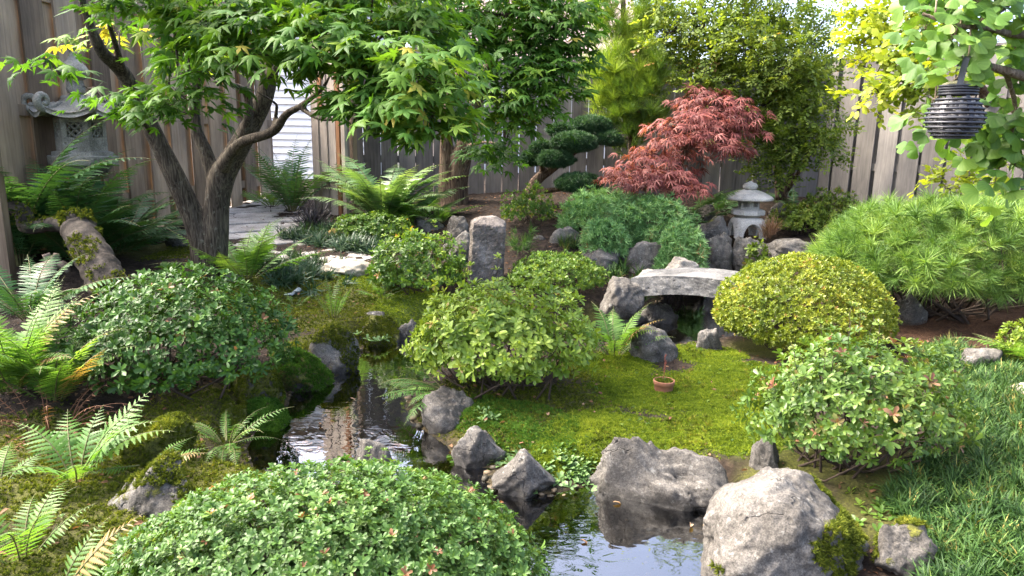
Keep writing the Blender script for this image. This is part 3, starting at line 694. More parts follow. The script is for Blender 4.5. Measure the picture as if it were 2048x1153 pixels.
def rock(name, label, box, depth=.75, moss=0.0, mat='rock', seed=1, cat='rock', group=None, tilt=0, yaw=0, sub=5, sink=.6, Y=None, cuts=11, lo=.6, rough=.13, tufts=0, tuftmat='moss_dark', cap=0.0, pw=2.7, prof=None, patch=(), zs=1.0, shear=0.0, turn=0.0):
    x0, y0, x1, y1 = box; pc = (x0 + x1) / 2
    base = gpt(pc, y1) if Y is None else PY(pc, y1, Y)
    Yc = base[1]
    for _ in range(3):
        c = PY(pc, (y0 + y1) / 2, Yc); k = mpp(c); rx = (x1 - x0) / 2 * k; ry = rx * depth; Yc = base[1] + ry * .75
    dv = c - EYE; al = math.atan2(-dv[2], math.hypot(dv[0], dv[1]))
    hp = (y1 - y0) * (1 + sink) / 2 * k
    rz = math.sqrt(max(hp ** 2 - (ry * math.sin(al)) ** 2, (.45 * hp) ** 2)) / math.cos(al)
    c = PY(pc, y0 + (y1 - y0) * (1 + sink) / 2, Yc)
    v, f = rock_verts(seed, sub, rough, cuts, lo, pw=pw)
    s, t = math.sin(math.radians(tilt)), math.cos(math.radians(tilt))
    v = v @ rotz(math.radians(yaw)).T
    v = v / np.abs(v).max(0)
    if prof:
        px_, pz_ = zip(*prof); m = np.interp(v[:, 0], px_, pz_); v[:, 2] = np.where(v[:, 2] > -.2, -.2 + (v[:, 2] + .2) * m, v[:, 2])
    rz0 = rz; rz = rz * zs; v = v * np.array([rx, ry, rz])
    if shear: v[:, 2] -= v[:, 0] / rx * rz0 * shear
    if tilt:
        kx = (v[:, 0] / rx); v[:, 2] = v[:, 2] - kx * rz * s * .9 - 0
    nrm = unit(v / np.array([rx, ry, rz]) ** 2)
    if turn: v = v @ rotz(math.radians(turn)).T; nrm = nrm @ rotz(math.radians(turn)).T
    ms = np.clip(moss * .95 + .3 * moss * nrm[:, 2] + cap * sstep(.35, .9, nrm[:, 2]) - .06, 0, 1)
    if moss <= 0.02 and cap <= 0: ms = np.full(len(v), -.2)
    ms = ms - .12 * (moss < .2)
    for (qx, qy, qr, qa) in patch:
        w_ = v + c - EYE; dep = -(w_ @ R3[:, 2]); ix = PW / 2 + FPX * (w_ @ R3[:, 0]) / dep; iy = PH / 2 - FPX * (w_ @ R3[:, 1]) / dep
        ms = ms + qa * (1 - sstep(qr * .4, qr * 1.2, np.hypot(ix - qx, iy - qy)))
    ge = Geo(); ge.add(v + c, f, np.full(len(f), 3), .5)
    root = ge.build(name, MAT[mat], None, True, dict(moss=ms))
    # put the origin in the rock
    root.data.transform(Matrix.Translation(-Vector(c))); root.location = c; WLOC[root.name] = np.array(c)
    tag(root, label, cat, group)
    if tufts:
        r = rng(seed + 99)
        tri = v[f]; fn = np.cross(tri[:, 1] - tri[:, 0], tri[:, 2] - tri[:, 0]); ar = np.linalg.norm(fn, axis=1); fn = unit(fn)
        cen = tri.mean(1)
        nz = vnoise((cen + c) * 9, 4) + .5 * vnoise((cen + c) * 23, 6)
        wgt = ar * np.clip(fn[:, 2] * .8 + .35, 0, 1) * (nz * .45 + ms[f].mean(1) > .40)
        if wgt.sum() > 0:
            fi = r.choice(len(f), tufts, p=wgt / wgt.sum()); bc = r.dirichlet((1, 1, 1), tufts)
            P = np.einsum('nk,nkj->nj', bc, tri[fi]) + c
            F = frames(fn[fi] + r.normal(size=(tufts, 3)) * .35 + np.array([0, 0, .4]), r)
            gm = Geo(); scatter(gm, MOSS_T, F, P, r.uniform(.012, .024, tufts), np.clip(.45 + .25 * vnoise(P * 14, 3) + r.normal(size=tufts) * .12, 0, 1), r)
            gm.build('moss', MAT[tuftmat], root)
    return root

# ------------------------------------------------------------------ shrubs
def shrub(name, label, box, mat, leaf, tm=AZ_T, depth=.9, seed=1, cat='shrub', group=None, layers=3.0, lump=.07, lumpf=2.4, flat=2.0, low=-.35, centre=.3, up=.3, rosk=1.7, stems=26, loose=.10, Y=None, gaps=0.0, stray=0, shell=.3):
    x0, x1, y0, y1 = box; pc = (x0 + x1) / 2; r = rng(seed)
    base = gpt(pc, y1) if Y is None else PY(pc, y1, Y)
    Yc = base[1]
    for _ in range(4):
        cc = PY(pc, (y0 + y1) / 2, Yc); k = mpp(cc); rx = (x1 - x0) / 2 * k - leaf * .45; ry = rx * depth; Yc = base[1] + ry * .72
    zb = float(max(ground_z(np.array([cc[0]]), np.array([Yc]), False)[0], .02)); zb = min(zb, base[2] + .12)
    zt = PY(pc, y0, Yc + ry * .15)[2] - leaf * .55
    H = zt - zb
    c = np.array([cc[0], Yc, zb + H * centre]); up_r, dn_r = H * (1 - centre), H * centre * .9
    def surf(d, rr):
        d = d.copy()
        e = flat
        m = (np.abs(d) ** e).sum(1) ** (1 / e); q = d / m[:, None]
        lp = 1 + lump * fbm(d * lumpf, 3, seed) * 1.4
        q = q * (lp * rr)[:, None]
        return np.stack([c[0] + q[:, 0] * rx, c[1] + q[:, 1] * ry, c[2] + q[:, 2] * np.where(q[:, 2] > 0, up_r, dn_r)], -1)
    area = 2 * math.pi * rx * (H * .8 + ry * .4)
    n = int(layers * area / (leaf * rosk) ** 2 * 1.5)
    d = unit(r.normal(size=(n * 2, 3))); d = d[d[:, 2] > low][:n]; n = len(d)
    if gaps:
        kp = fbm(d * 3.1, 3, seed + 8) > -1.2 + gaps; d = d[kp]; n = len(d)
    depthj = r.random(n) ** 1.6
    inner = r.random(n) < .22; depthj = np.where(inner, r.uniform(1.0, 1.9, n), depthj)
    P = surf(d, np.maximum(1 - depthj * shell, .25) + r.normal(size=n) * leaf * .18 / max(rx, .1))
    nr = unit(np.stack([d[:, 0] / rx, d[:, 1] / ry, d[:, 2] / np.where(d[:, 2] > 0, up_r, dn_r)], -1))
    ax = nr + np.array([0, 0, up]) + r.normal(size=(n, 3)) * .28
    F = frames(ax, r)
    tint = np.clip(.46 + .22 * fbm(P * 5, 2, seed + 5) + r.normal(size=n) * .17 + .10 * nr[:, 2] * 0, 0, .93)
    odd = r.random(n) < .02; tint[odd] = r.uniform(.94, 1.0, odd.sum())
    root = thing(name, label, cat, (c[0], c[1], zb), group)
    ge = Geo(); scatter(ge, tm, F, P, leaf * np.clip(r.normal(.92, .2, n), .5, 1.4), tint, r)
    tw = Geo()
    for i in range(stray):
        dd = unit(np.array([[r.normal(), r.normal() - .4, abs(r.normal()) + .8]])); s0 = surf(dd, np.array([.9]))[0]
        s1 = s0 + (unit(dd)[0] * .4 + np.array([0, 0, .8])) * leaf * r.uniform(2.0, 3.4)
        pts = np.linspace(s0, s1, 4) + r.normal(size=(4, 3)) * leaf * .1; tw.tube(pts, .0008 + leaf * .012, 4)
        m = 3
        scatter(ge, tm, frames(np.tile(unit(s1 - s0), (m, 1)) + r.normal(size=(m, 3)) * .3, r), pts[[2, 3, 3]], np.full(m, leaf * .75), np.full(m, .75), r)
    ge.build('foliage', MAT[mat], root)
    for i in range(stems):
        dd = unit(np.array([[r.normal(), r.normal(), r.uniform(-.1, 1.0)]])); e = surf(dd, np.array([r.uniform(.75, .93)]))[0]
        b = np.array([c[0] + rx * .22 * r.normal(), c[1] + ry * .22 * r.normal(), zb - .03])
        b[:2] = np.clip(b[:2], c[:2] - np.array([rx, ry]) * .5, c[:2] + np.array([rx, ry]) * .5)
        m = (b + e) / 2 + r.normal(size=3) * .06 * rx + np.array([0, 0, -.04 * H]); m2 = m * .4 + e * .6 + r.normal(size=3) * .05 * rx
        w = .0062 * (rx + .25)
        tw.tube([b, (b + m) / 2 + r.normal(size=3) * .02 * rx, m, m2, e], [w * 1.5, w * 1.2, w, w * .6, w * .3], 5)
    tw.build('branches', MAT['twig'], root, True)
    return root
def needle_shrub(*a, **k): return shrub(*a, **k)

# ------------------------------------------------------------------ ferns
def pinna_t(seed, teeth=7, w=.17, serr=.55, curl=.12):
    r = random.Random(seed); t = T_(); v = []; n = teeth * 2
    for i in range(n + 1):
        s = i / n; W = w * (1 - s) ** .62 * min(1, .55 + s * 5) * (1 if i % 2 else serr)
        if i == n: W = 0
        z = -curl * s * s
        v += [(s, 0, z), (s + .02, W, z - W * .15), (s + .02, -W, z - W * .15)]
    f = []
    for i in range(n):
        a, b = i * 3, i * 3 + 3
        f += [(a, b, b + 1, a + 1), (a, a + 2, b + 2, b)]
    t.add(v, f); return t.done()
PIN_FINE = [pinna_t(s, 9, .15, .42) for s in (1, 2)]
PIN_MED = [pinna_t(s, 6, .16, .5) for s in (1, 2)]
PIN_SIMPLE = [pinna_t(s, 2, .13, .85) for s in (1, 2)]
def frond(ge, st, base, az, L, e0, e1, r, pairs=24, pl=.22, shape='lady', tm=PIN_MED, tint=.5, roll=0.0, bare=.12, stemr=.0035, side=0.0):
    n = 26; s = np.linspace(0, 1, n); e = e0 + (e1 - e0) * s ** 1.3; a = az + side * s
    dx = np.stack([np.cos(e) * np.sin(a), np.cos(e) * np.cos(a), np.sin(e)], -1)
    pts = base + np.concatenate([[[0, 0, 0]], np.cumsum(dx[:-1] * L / (n - 1), 0)])
    st.tube(pts, np.linspace(stemr, stemr * .25, n), 4)
    u = np.linspace(bare, .985, pairs)
    P = np.stack([np.interp(u, s, pts[:, k]) for k in range(3)], -1); D = unit(np.stack([np.interp(u, s, dx[:, k]) for k in range(3)], -1))
    up = np.array([0, 0, 1.0]); S = unit(np.cross(D, up) + 1e-6); N = np.cross(S, D)
    if roll: S, N = S * math.cos(roll) + N * math.sin(roll), N * math.cos(roll) - S * math.sin(roll)
    v = (u - bare) / (1 - bare)
    if shape == 'lady': w = np.minimum(1, .35 + v * 2.2) * np.clip((1 - v) * 1.55, .03, 1)
    elif shape == 'sword': w = np.minimum(1, .5 + v * 2.0) * np.clip((1 - v) * 2.6, .05, 1) * (1 - .25 * v)
    else: w = np.clip(1 - v, .04, 1)
    for sg in (1, -1):
        X = unit(S * sg + D * (.28 + .35 * v)[:, None] - N * .12 + r.normal(size=(pairs, 3)) * .05)
        F = frames_xz(X, N + r.normal(size=(pairs, 3)) * .12)
        F = F.copy(); sz = L * pl * w * r.uniform(.82, 1.1, pairs) * np.where(r.random(pairs) < .035, .25, 1)
        scatter(ge, tm, F, P, sz, np.clip(tint + .12 * v + r.normal(size=pairs) * .06, 0, 1), r)
def fern(name, label, base, L, n, mat, seed=1, e0=(55, 80), e1=(-25, 20), az=None, pairs=22, pl=.2, shape='lady', tm=PIN_MED, group=None, stemmat='green_stem', tint=.5, cat='fern', crown=.03, roll=.25, bare=.12):
    r = rng(seed); root = thing(name, label, cat, base, group); ge, st = Geo(), Geo()
    base = np.array(base, float)
    for i in range(n):
        a = (i * 2.399 + r.uniform(-.3, .3)) if az is None else math.radians(r.uniform(*az) if not isinstance(az, list) else az[i % len(az)] + r.uniform(-8, 8))
        k = r.uniform(.72, 1.08)
        b = base + np.array([math.sin(a) * crown, math.cos(a) * crown, -.01])
        frond(ge, st, b, a, L * k, math.radians(r.uniform(*e0)), math.radians(r.uniform(*e1)), r, pairs, pl, shape, tm, (1.0 if r.random() < .06 else np.clip(tint + r.normal() * .12, 0.05, .8)), r.uniform(-roll, roll), bare, .0022 + .0035 * L, r.uniform(-.35, .35))
    ge.build('fronds', MAT[mat], root); st.build('stems', MAT[stemmat], root, True)
    return root

def clump(name, label, base, size, n, mat, tm, seed=1, cat='plant', group=None, spread=.05, part='leaves'):
    """a small plant of blades or rosettes; one mesh"""
    r = rng(seed); ge = Geo(); base = np.array(base, float)
    P = base + np.stack([r.normal(size=n) * spread, r.normal(size=n) * spread, np.zeros(n)], -1)
    P[:, 2] = np.maximum(ground_z(P[:, 0], P[:, 1], False), 0) + (base[2] - float(max(ground_z(base[:1], base[1:2], False)[0], 0)))
    ax = np.stack([(P[:, 0] - base[0]) * 3, (P[:, 1] - base[1]) * 3, np.ones(n)], -1) + r.normal(size=(n, 3)) * .15
    scatter(ge, tm, frames(ax, r), P, size * r.uniform(.7, 1.1, n), np.clip(.5 + r.normal(size=n) * .15, 0, 1), r)
    o = ge.build(name, MAT[mat]); o.data.transform(Matrix.Translation(-Vector(base))); o.location = base; WLOC[o.name] = base
    return tag(o, label, cat, group)
# ------------------------------------------------------------------ built things
def smooth_path(pts, n=6):
    pts = np.asarray(pts, float); P = np.concatenate([[2 * pts[0] - pts[1]], pts, [2 * pts[-1] - pts[-2]]]); out = []
    for i in range(1, len(P) - 2):
        for t in np.linspace(0, 1, n, endpoint=False):
            a, b, c, d = P[i - 1], P[i], P[i + 1], P[i + 2]
            out.append(.5 * (2 * b + (c - a) * t + (2 * a - 5 * b + 4 * c - d) * t * t + (3 * b - a - 3 * c + d) * t ** 3))
    out.append(pts[-1]); return np.array(out)

def fence(name, label, A, B, ztop, zbot, bw, mat, railmat, seed, rails, overlap=.02, off=.028, th=.022, post_every=9, cap=None, group=None, alt=True, close=0.0):
    r = rng(seed); A = np.array([*A, 0.]); B = np.array([*B, 0.]); L = np.linalg.norm(B - A); ux = (B - A) / L
    nv = np.cross(ux, [0, 0, 1.0]);  nv = nv if np.dot(nv, EYE - (A + B) / 2) > 0 else -nv
    M = np.stack([ux, nv, [0, 0, 1.0]], 1)
    root = thing(name, label, 'fence', A + np.array([0, 0, ztop(0) * 0 + zbot(0)]), group)
    ge = Geo(); step = (bw / 2 + close / 2 if close else bw - overlap) if alt else bw + .006
    n = int(L / step)
    for i in range(n + 1):
        s = i * step; u = s / L; w = bw * r.uniform(.93, 1.03)
        if u > 1: break
        side = (1 if i % 2 == 0 else -1) if alt else 1
        if close and side < 0: w = bw * .55
        zt = ztop(u) + r.normal() * .006; zb = zbot(u) + r.normal() * .01
        lean = r.normal() * .004
        nz = 7; tint = np.clip(.5 + r.normal() * .2, 0, 1)
        zz = np.linspace(zb, zt, nz); v = []
        bow = r.normal() * .004; ww = r.normal() * .003
        for q in zz:
            f = (q - zb) / (zt - zb); c = A + ux * (s + lean * (f - .5) * 2 + ww * math.sin(f * 5)) + nv * (side * (off if alt else 0) + bow * math.sin(f * 3.1) + r.normal() * .0008)
            for (a, b) in ((-.5, -.5), (.5, -.5), (.5, .5), (-.5, .5)):
                p = c + ux * a * w + nv * b * th; v.append([p[0], p[1], q])
        fs = []
        for k in range(nz - 1):
            for e in range(4):
                fs.append((k * 4 + e, k * 4 + (e + 1) % 4, k * 4 + 4 + (e + 1) % 4, k * 4 + 4 + e))
        fs += [(3, 2, 1, 0), tuple((nz - 1) * 4 + e for e in range(4))]
        ge.faces(v, fs, tint)
    ge.build('board_panel', MAT[mat], root)
    ah = 2 * (off - th / 2) - .004 if alt else .04
    for rz in rails:
        ra = Geo(); z0, z1 = rz if isinstance(rz, tuple) else (rz, rz)
        m = 12
        pts = [A + ux * (L * k / m) + np.array([0, 0, z0 + (z1 - z0) * k / m]) - (nv * (th / 2 + ah / 2 + .002) if not alt else 0) for k in range(m + 1)]
        v = []
        for p in pts:
            for (a, b) in ((-1, -1), (1, -1), (1, 1), (-1, 1)): v.append(p + nv * a * ah / 2 + np.array([0, 0, b * .045]))
        fs = [(k * 4 + e, k * 4 + (e + 1) % 4, k * 4 + 4 + (e + 1) % 4, k * 4 + 4 + e) for k in range(m) for e in range(4)]
        fs += [(0, 1, 2, 3), (m * 4 + 3, m * 4 + 2, m * 4 + 1, m * 4)]
        ra.faces(v, fs, .35 + .3 * r.random()); ra.build('rail', MAT[railmat], root)
    if cap:
        cg = Geo(); z0, z1 = ztop(0) + .018, ztop(1) + .018
        a, b = A - ux * .03, B + ux * .03
        v = []
        for p, z in ((a, z0), (b, z1)):
            for (sx, sz) in ((-1, -1), (1, -1), (1, 1), (-1, 1)): v.append(p + nv * sx * cap / 2 + np.array([0, 0, z + sz * .014]))
        cg.faces(v, [(0, 1, 2, 3), (7, 6, 5, 4), (0, 4, 5, 1), (1, 5, 6, 2), (2, 6, 7, 3), (3, 7, 4, 0)], .55); cg.build('top_cap', MAT[railmat], root)
    k = max(1, int(L / 2.3))
    for i in range(k + 1):
        pg = Geo(); u = i / k; p = A + ux * (L * u) - nv * (.12 if not alt else .095)
        pg.box(p + np.array([0, 0, (ztop(u) + zbot(u)) / 2 - .02]), .09, .09, ztop(u) - zbot(u) - .02, M, .5); pg.build('post', MAT[railmat], root)
    return root

def build_fences():
    # left fence: comes toward the camera on the left
    a, b = PY(-70, 274, 5.5), PY(548, 274, 10.1)
    fence('wooden_fence', 'tall brown weathered board fence behind the tall curled-roof lantern and the big maple', a[:2], b[:2], lambda u: 3.05 + 0 * u, lambda u: .40 + .26 * u, .235, 'wood_brown', 'wood_brown', 3,
          [(2.62, 2.55), (1.66, 1.63), (.85, .85)], overlap=.055, off=.028, th=.022)
    # near wooden post at the very left edge
    p = PY(-30, 274, 4.9)
    root = thing('wooden_post', 'dark wooden post standing at the left edge of the picture', 'post', (p[0], p[1], .35))
    ge = Geo(); ge.box((p[0], p[1], 1.65), .12, .12, 2.7, rotz(.3), .4); ge.build('post_shaft', MAT['wood_brown'], root)
    ge = Geo(); ge.box((p[0], p[1], 3.02), .16, .16, .04, rotz(.3), .5); ge.build('cap', MAT['wood_brown'], root)
    # pier of pale boards at the gate
    c = PY(655, 274, 8.55); c2 = PY(692, 274, 8.62)
    root = thing('gate_pier', 'pier of pale upright boards by the paved path, reddish board on its right edge', 'gate pier', (c[0], c[1], .55))
    ge = Geo(); r = rng(8); zb = .5
    for i in range(3):
        x = PY(632 + i * 17, 274, 8.80 - .075 * i)
        ge.box((x[0], x[1], zb + 1.3), .122, .03, 2.6 + r.normal() * .01, rotz(-.62), .45 + .2 * i)
    ge.build('front_boards', MAT['wood_tan'], root)
    ge = Geo(); x = PY(679, 274, 8.56); ge.box((x[0], x[1], zb + 1.3), .055, .06, 2.6, rotz(-.62), .5); ge.build('edge_board', MAT['wood_red'], root)
    ge = Geo(); x = PY(688, 274, 8.50); ge.box((x[0], x[1], zb + 1.28), .06, .04, 2.56, rotz(-.62), .8); ge.build('corner_board', MAT['wood_tan'], root)
    ge = Geo(); x = PY(706, 274, 8.66); ge.box((x[0], x[1], zb + 1.28), .15, .05, 2.56, rotz(-1.1), .25); ge.build('side_board', MAT['wood_brown'], root)
    ge = Geo(); x = PY(641, 226, 8.70); ge.box((x[0], x[1], x[2]), .09, .02, .022, rotz(-.62)); ge.build('hinge_plate', MAT['siding'], root)
    ge = Geo(); x = PY(639, 185, 8.72); ge.box((x[0], x[1], x[2]), .06, .018, .40, rotz(-.62), .5); ge.build('hinge_strip', MAT['wood_red'], root)
    # centre fence and right fence
    a, b = PY(708, 274, 9.2), PY(1652, 274, 9.55)
    fence('wooden_fence', 'low grey board fence with narrow bright gaps behind the brown-trunked maple and the cloud-pruned tree', a[:2], b[:2], lambda u: 2.5 + 0 * u, lambda u: .68 + 0 * u, .215, 'wood_gray', 'wood_gray', 14,
          [2.2, 1.2], alt=False, th=.02)
    c3 = PY(2130, 274, 7.6); c3 = b + (c3 - b) * 2.1
    fence('wooden_fence', 'pale grey capped fence of overlapping boards behind the hanging pebble lantern', b[:2], c3[:2], lambda u: 2.53 + .06 * u, lambda u: .62 - .2 * u, .235, 'wood_gray', 'wood_gray', 25,
          [(2.05, 2.05), (1.20, 1.2)], overlap=.035, off=.030, cap=.13, close=.032)

def build_houses():
    x0, x1, Y = PY(470, 274, 12.2)[0], PY(735, 274, 12.2)[0], 12.2
    root = thing('house', 'white house wall of horizontal siding seen past the gate and the maple trunk', 'house', ((x0 + x1) / 2, Y, .6))
    ge = Geo(); z = .6; h = .115; k = 0
    while z < 4.0:
        ge.faces([(x0, Y - .028, z), (x1, Y - .028, z), (x1, Y, z + h + .01), (x0, Y, z + h + .01), (x0, Y + .05, z), (x1, Y + .05, z)], [(0, 1, 2, 3), (0, 4, 5, 1)], .5); z += h
    ge.faces([(x0, Y + .01, .5), (x1, Y + .01, .5), (x1, Y + 4, .5), (x0, Y + 4, .5), (x0, Y + .01, 4.0), (x1, Y + .01, 4.0), (x1, Y + 4, 4.0), (x0, Y + 4, 4.0)], [(0, 1, 5, 4), (1, 2, 6, 5), (2, 3, 7, 6), (3, 0, 4, 7)])
    ge.build('wall', MAT['siding'], root)
    ge = Geo(); e = .4
    ge.faces([(x0 - e, Y - e, 3.95), (x1 + e, Y - e, 3.95), (x1 + e, Y + 2, 5.2), (x0 - e, Y + 2, 5.2), (x1 + e, Y + 4 + e, 3.95), (x0 - e, Y + 4 + e, 3.95),
              (x0 - e, Y - e, 3.83), (x1 + e, Y - e, 3.83), (x1 + e, Y + 2, 5.08), (x0 - e, Y + 2, 5.08), (x1 + e, Y + 4 + e, 3.83), (x0 - e, Y + 4 + e, 3.83)],
             [(0, 1, 2, 3), (3, 2, 4, 5), (7, 6, 9, 8), (8, 9, 11, 10), (0, 6, 7, 1), (1, 7, 8, 2), (2, 8, 10, 4), (4, 10, 11, 5), (5, 11, 9, 3), (3, 9, 6, 0)], .5)
    ge.build('roof', MAT['roofing'], root)
    ge = Geo(); ge.box(((x0 + x1) / 2, Y - e - .02, 3.86), x1 - x0 + 2 * e, .03, .17); ge.build('gutter', MAT['siding'], root)
    x0, x1, Y = PY(880, 274, 14)[0], PY(1235, 274, 14)[0], 14.0
    root = thing('house', 'neighbouring house with a low pinkish brown roof glimpsed through the second maple', 'house', ((x0 + x1) / 2, Y, .8))
    ge = Geo(); ge.faces([(x0, Y, .6), (x1, Y, .6), (x1, Y + 4, .6), (x0, Y + 4, .6), (x0, Y, 2.9), (x1, Y, 2.9), (x1, Y + 4, 2.9), (x0, Y + 4, 2.9)], [(0, 1, 5, 4), (1, 2, 6, 5), (2, 3, 7, 6), (3, 0, 4, 7)]); ge.build('wall', MAT['siding'], root)
    ge = Geo(); e = .45
    ge.faces([(x0 - e, Y - e, 2.88), (x1 + e, Y - e, 2.88), (x1 + e, Y + 2, 4.5), (x0 - e, Y + 2, 4.5), (x1 + e, Y + 4 + e, 2.88), (x0 - e, Y + 4 + e, 2.88),
              (x0 - e, Y - e, 2.76), (x1 + e, Y - e, 2.76), (x1 + e, Y + 2, 4.38), (x0 - e, Y + 2, 4.38), (x1 + e, Y + 4 + e, 2.76), (x0 - e, Y + 4 + e, 2.76)],
             [(0, 1, 2, 3), (3, 2, 4, 5), (7, 6, 9, 8), (8, 9, 11, 10), (0, 6, 7, 1), (1, 7, 8, 2), (2, 8, 10, 4), (4, 10, 11, 5), (5, 11, 9, 3), (3, 9, 6, 0)], .5)
    ge.build('roof', MAT['roofing'], root)

def build_path():
    """irregular flagstones from the gate round to the light rock"""
    pts = [(500, 388, .55), (495, 420, .62), (515, 455, .62), (570, 487, .50), (640, 512, .36), (720, 533, .28)]
    C = np.array([gpt(x, y) for x, y, _ in pts]); Wd = np.array([w for *_, w in pts])
    S = smooth_path(np.concatenate([C, Wd[:, None]], 1), 10); r = rng(77)
    ln = np.concatenate([[0], np.cumsum(np.linalg.norm(np.diff(S[:, :2], axis=0), axis=1))])
    ge = Geo(); s = 0
    def at(s, t):
        c = np.array([np.interp(s, ln, S[:, k]) for k in range(4)]); c2 = np.array([np.interp(s + .05, ln, S[:, k]) for k in range(4)])
        d = unit((c2 - c)[:2]) if s < ln[-1] - .06 else unit((S[-1] - S[-3])[:2])
        return c[:2] + np.array([-d[1], d[0]]) * t * c[3]
    rows = []
    while s < ln[-1]:
        rows.append(s); s += r.uniform(.30, .55)
    rows.append(ln[-1])
    for a, b in zip(rows[:-1], rows[1:]):
        cuts = [-1] + sorted(r.uniform(-.6, .6, 1 + (r.random() > .5)).tolist()) + [1]
        for u0, u1 in zip(cuts[:-1], cuts[1:]):
            g_ = .014; poly = []
            for (ss, tt) in ((a, u0), ((a + b) / 2, u0 - .02), (b, u0), (b, (u0 + u1) / 2), (b, u1), ((a + b) / 2, u1 + .02), (a, u1), (a, (u0 + u1) / 2)):
                poly.append(at(ss, tt) + r.normal(size=2) * .012)
            poly = np.array(poly); cc = poly.mean(0); poly = cc + (poly - cc) * (1 - g_ / np.maximum(np.linalg.norm(poly - cc, axis=1, keepdims=True), .05))
            zg_ = ground_z(poly[:, 0], poly[:, 1], False); z = (zg_ + (zg_.mean() - zg_) * .25 + .014 + r.normal() * .003)[:, None]
            n = len(poly); top = np.concatenate([poly, z], 1); mid = np.concatenate([cc + (poly - cc) * 1.02, z - .008], 1); bot = mid - np.array([0, 0, .07])
            v = np.concatenate([top, mid, bot]); fs = [tuple(range(n))]
            for k in range(n):
                k2 = (k + 1) % n; fs += [(n + k, n + k2, k2, k), (2 * n + k, 2 * n + k2, n + k2, n + k)]
            ar = np.sum(poly[:, 0] * np.roll(poly[:, 1], -1) - poly[:, 1] * np.roll(poly[:, 0], -1))
            if ar < 0: fs = [f[::-1] for f in fs]
            ge.faces(v, fs, r.random())
    o = ge.build('stone_path', MAT['flag'], None, False, dict(moss=np.full(ge.n, .05))); o['kind'] = 'structure'

def build_bridge():
    A = PZ(1262, 557, .385); B = PZ(1585, 598, .385)
    L = np.linalg.norm(B - A); ux = (B - A) / L; nv = np.array([-ux[1], ux[0], 0])
    nx, ny, nz = 60, 14, 8; W, Tk = .46, .175
    v = []; per = []
    for j in range(ny + 1): per.append((j / ny, 1.0))
    for k in range(1, nz + 1): per.append((1.0, 1 - k / nz))
    for j in range(1, ny + 1): per.append((1 - j / ny, 0.0))
    for k in range(1, nz): per.append((0.0, k / nz))
    m = len(per)
    for i in range(nx + 1):
        u = i / nx; arch = .075 * (1 - (2 * u - 1) ** 2)
        for (b, t) in per:
            p = A + ux * L * u + nv * W * b + np.array([0, 0, arch - Tk * (1 - t) + .03 * (1 - t) * (1 - (2 * u - 1) ** 2)])
            v.append(p)
    v = np.array(v); cen = np.repeat(v.reshape(nx + 1, m, 3).mean(1), m, 0)
    dirn = unit(v - cen); v = v + dirn * (.006 * fbm(v * 7 + .37, 3, 3) + .005 * fbm(v @ rotz(.6).T * 31, 2, 9))[:, None]
    fs = [(i * m + k, i * m + (k + 1) % m, (i + 1) * m + (k + 1) % m, (i + 1) * m + k) for i in range(nx) for k in range(m)]
    fs += [tuple(range(m))[::-1], tuple(nx * m + k for k in range(m))]
    ge = Geo(); ge.faces(v, [f[::-1] for f in fs])
    o = ge.build('stone_bridge', MAT['granite'], None, False, dict(moss=np.full(len(v), -.3)))
    o.data.transform(Matrix.Translation(-Vector(A))); o.location = A; WLOC[o.name] = A
    tag(o, 'pale grey arched stone slab bridge crossing the narrow stream', 'bridge')

def build_pillar():
    base = PY(971, 566, 6.1); zt = PY(971, 446, 6.1)[2]; k = mpp(base); z0 = base[2] - .15; r = rng(4)
    rad = 37 * k; n = 64; rings = 40
    ca = np.array([-3.0, -2.35, -.62, .35, 1.25, 2.35]); cr = np.array([1.0, 1.1, 1.12, 1.0, 1.0, .98])
    a = np.linspace(-math.pi, math.pi, n, endpoint=False)
    C = np.stack([np.cos(ca) * cr, np.sin(ca) * cr], -1)
    prof = []
    for t in a:
        d = np.array([math.cos(t), math.sin(t)]); best = 9
        for i in range(6):
            p, q = C[i], C[(i + 1) % 6]; M = np.array([d, p - q]).T
            if abs(np.linalg.det(M)) < 1e-6: continue
            s_, u_ = np.linalg.solve(M, p)
            if s_ > 0 and -1e-6 <= u_ <= 1 + 1e-6: best = min(best, s_)
        prof.append(best)
    prof = np.array(prof) * rad
    v = []
    for j in range(rings + 1):
        f = j / rings; z = z0 + (zt - z0) * f
        v.append(np.stack([base[0] + prof * np.cos(a) * (1.02 - .05 * f) + .02 * f, base[1] + prof * np.sin(a) * (1.02 - .05 * f), np.full(n, z) + (.02 * np.cos(a - 2) if j == rings else 0)], -1))
    v.append(np.stack([base[0] + prof * np.cos(a) * .93 + .02, base[1] + prof * np.sin(a) * .93, np.full(n, zt + .012) + .02 * np.cos(a - 2)], -1))
    v.append(np.stack([base[0] + prof * np.cos(a) * .45 + .02, base[1] + prof * np.sin(a) * .45, np.full(n, zt + .055)], -1))
    v = np.concatenate(v); side = np.arange(len(v)) < (rings + 1) * n
    cen = np.array([base[0], base[1], 0]); dd = unit((v - cen) * np.array([1, 1, 0]))
    v = v + dd * (.010 * fbm(v * 12, 4, 5) + .006 * fbm(v * 40, 2, 1))[:, None] + np.array([0, 0, 1]) * (.008 * fbm(v * 25, 3, 2) * ~side)[:, None]
    R = rings + 3
    fs = [(j * n + i, j * n + (i + 1) % n, (j + 1) * n + (i + 1) % n, (j + 1) * n + i) for j in range(R - 1) for i in range(n)]
    fs += [tuple((R - 1) * n + i for i in range(n))]
    ge = Geo(); ge.faces(v, fs)
    mo = np.where(side, -.05, -.3)
    o = ge.build('stone_pillar', MAT['pillar'], None, False, dict(moss=mo)); b = np.array([base[0], base[1], z0])
    o.data.transform(Matrix.Translation(-Vector(b))); o.location = b; WLOC[o.name] = b
    tag(o, 'short dark upright stone pillar with a pale flat top among the azaleas', 'stone pillar')

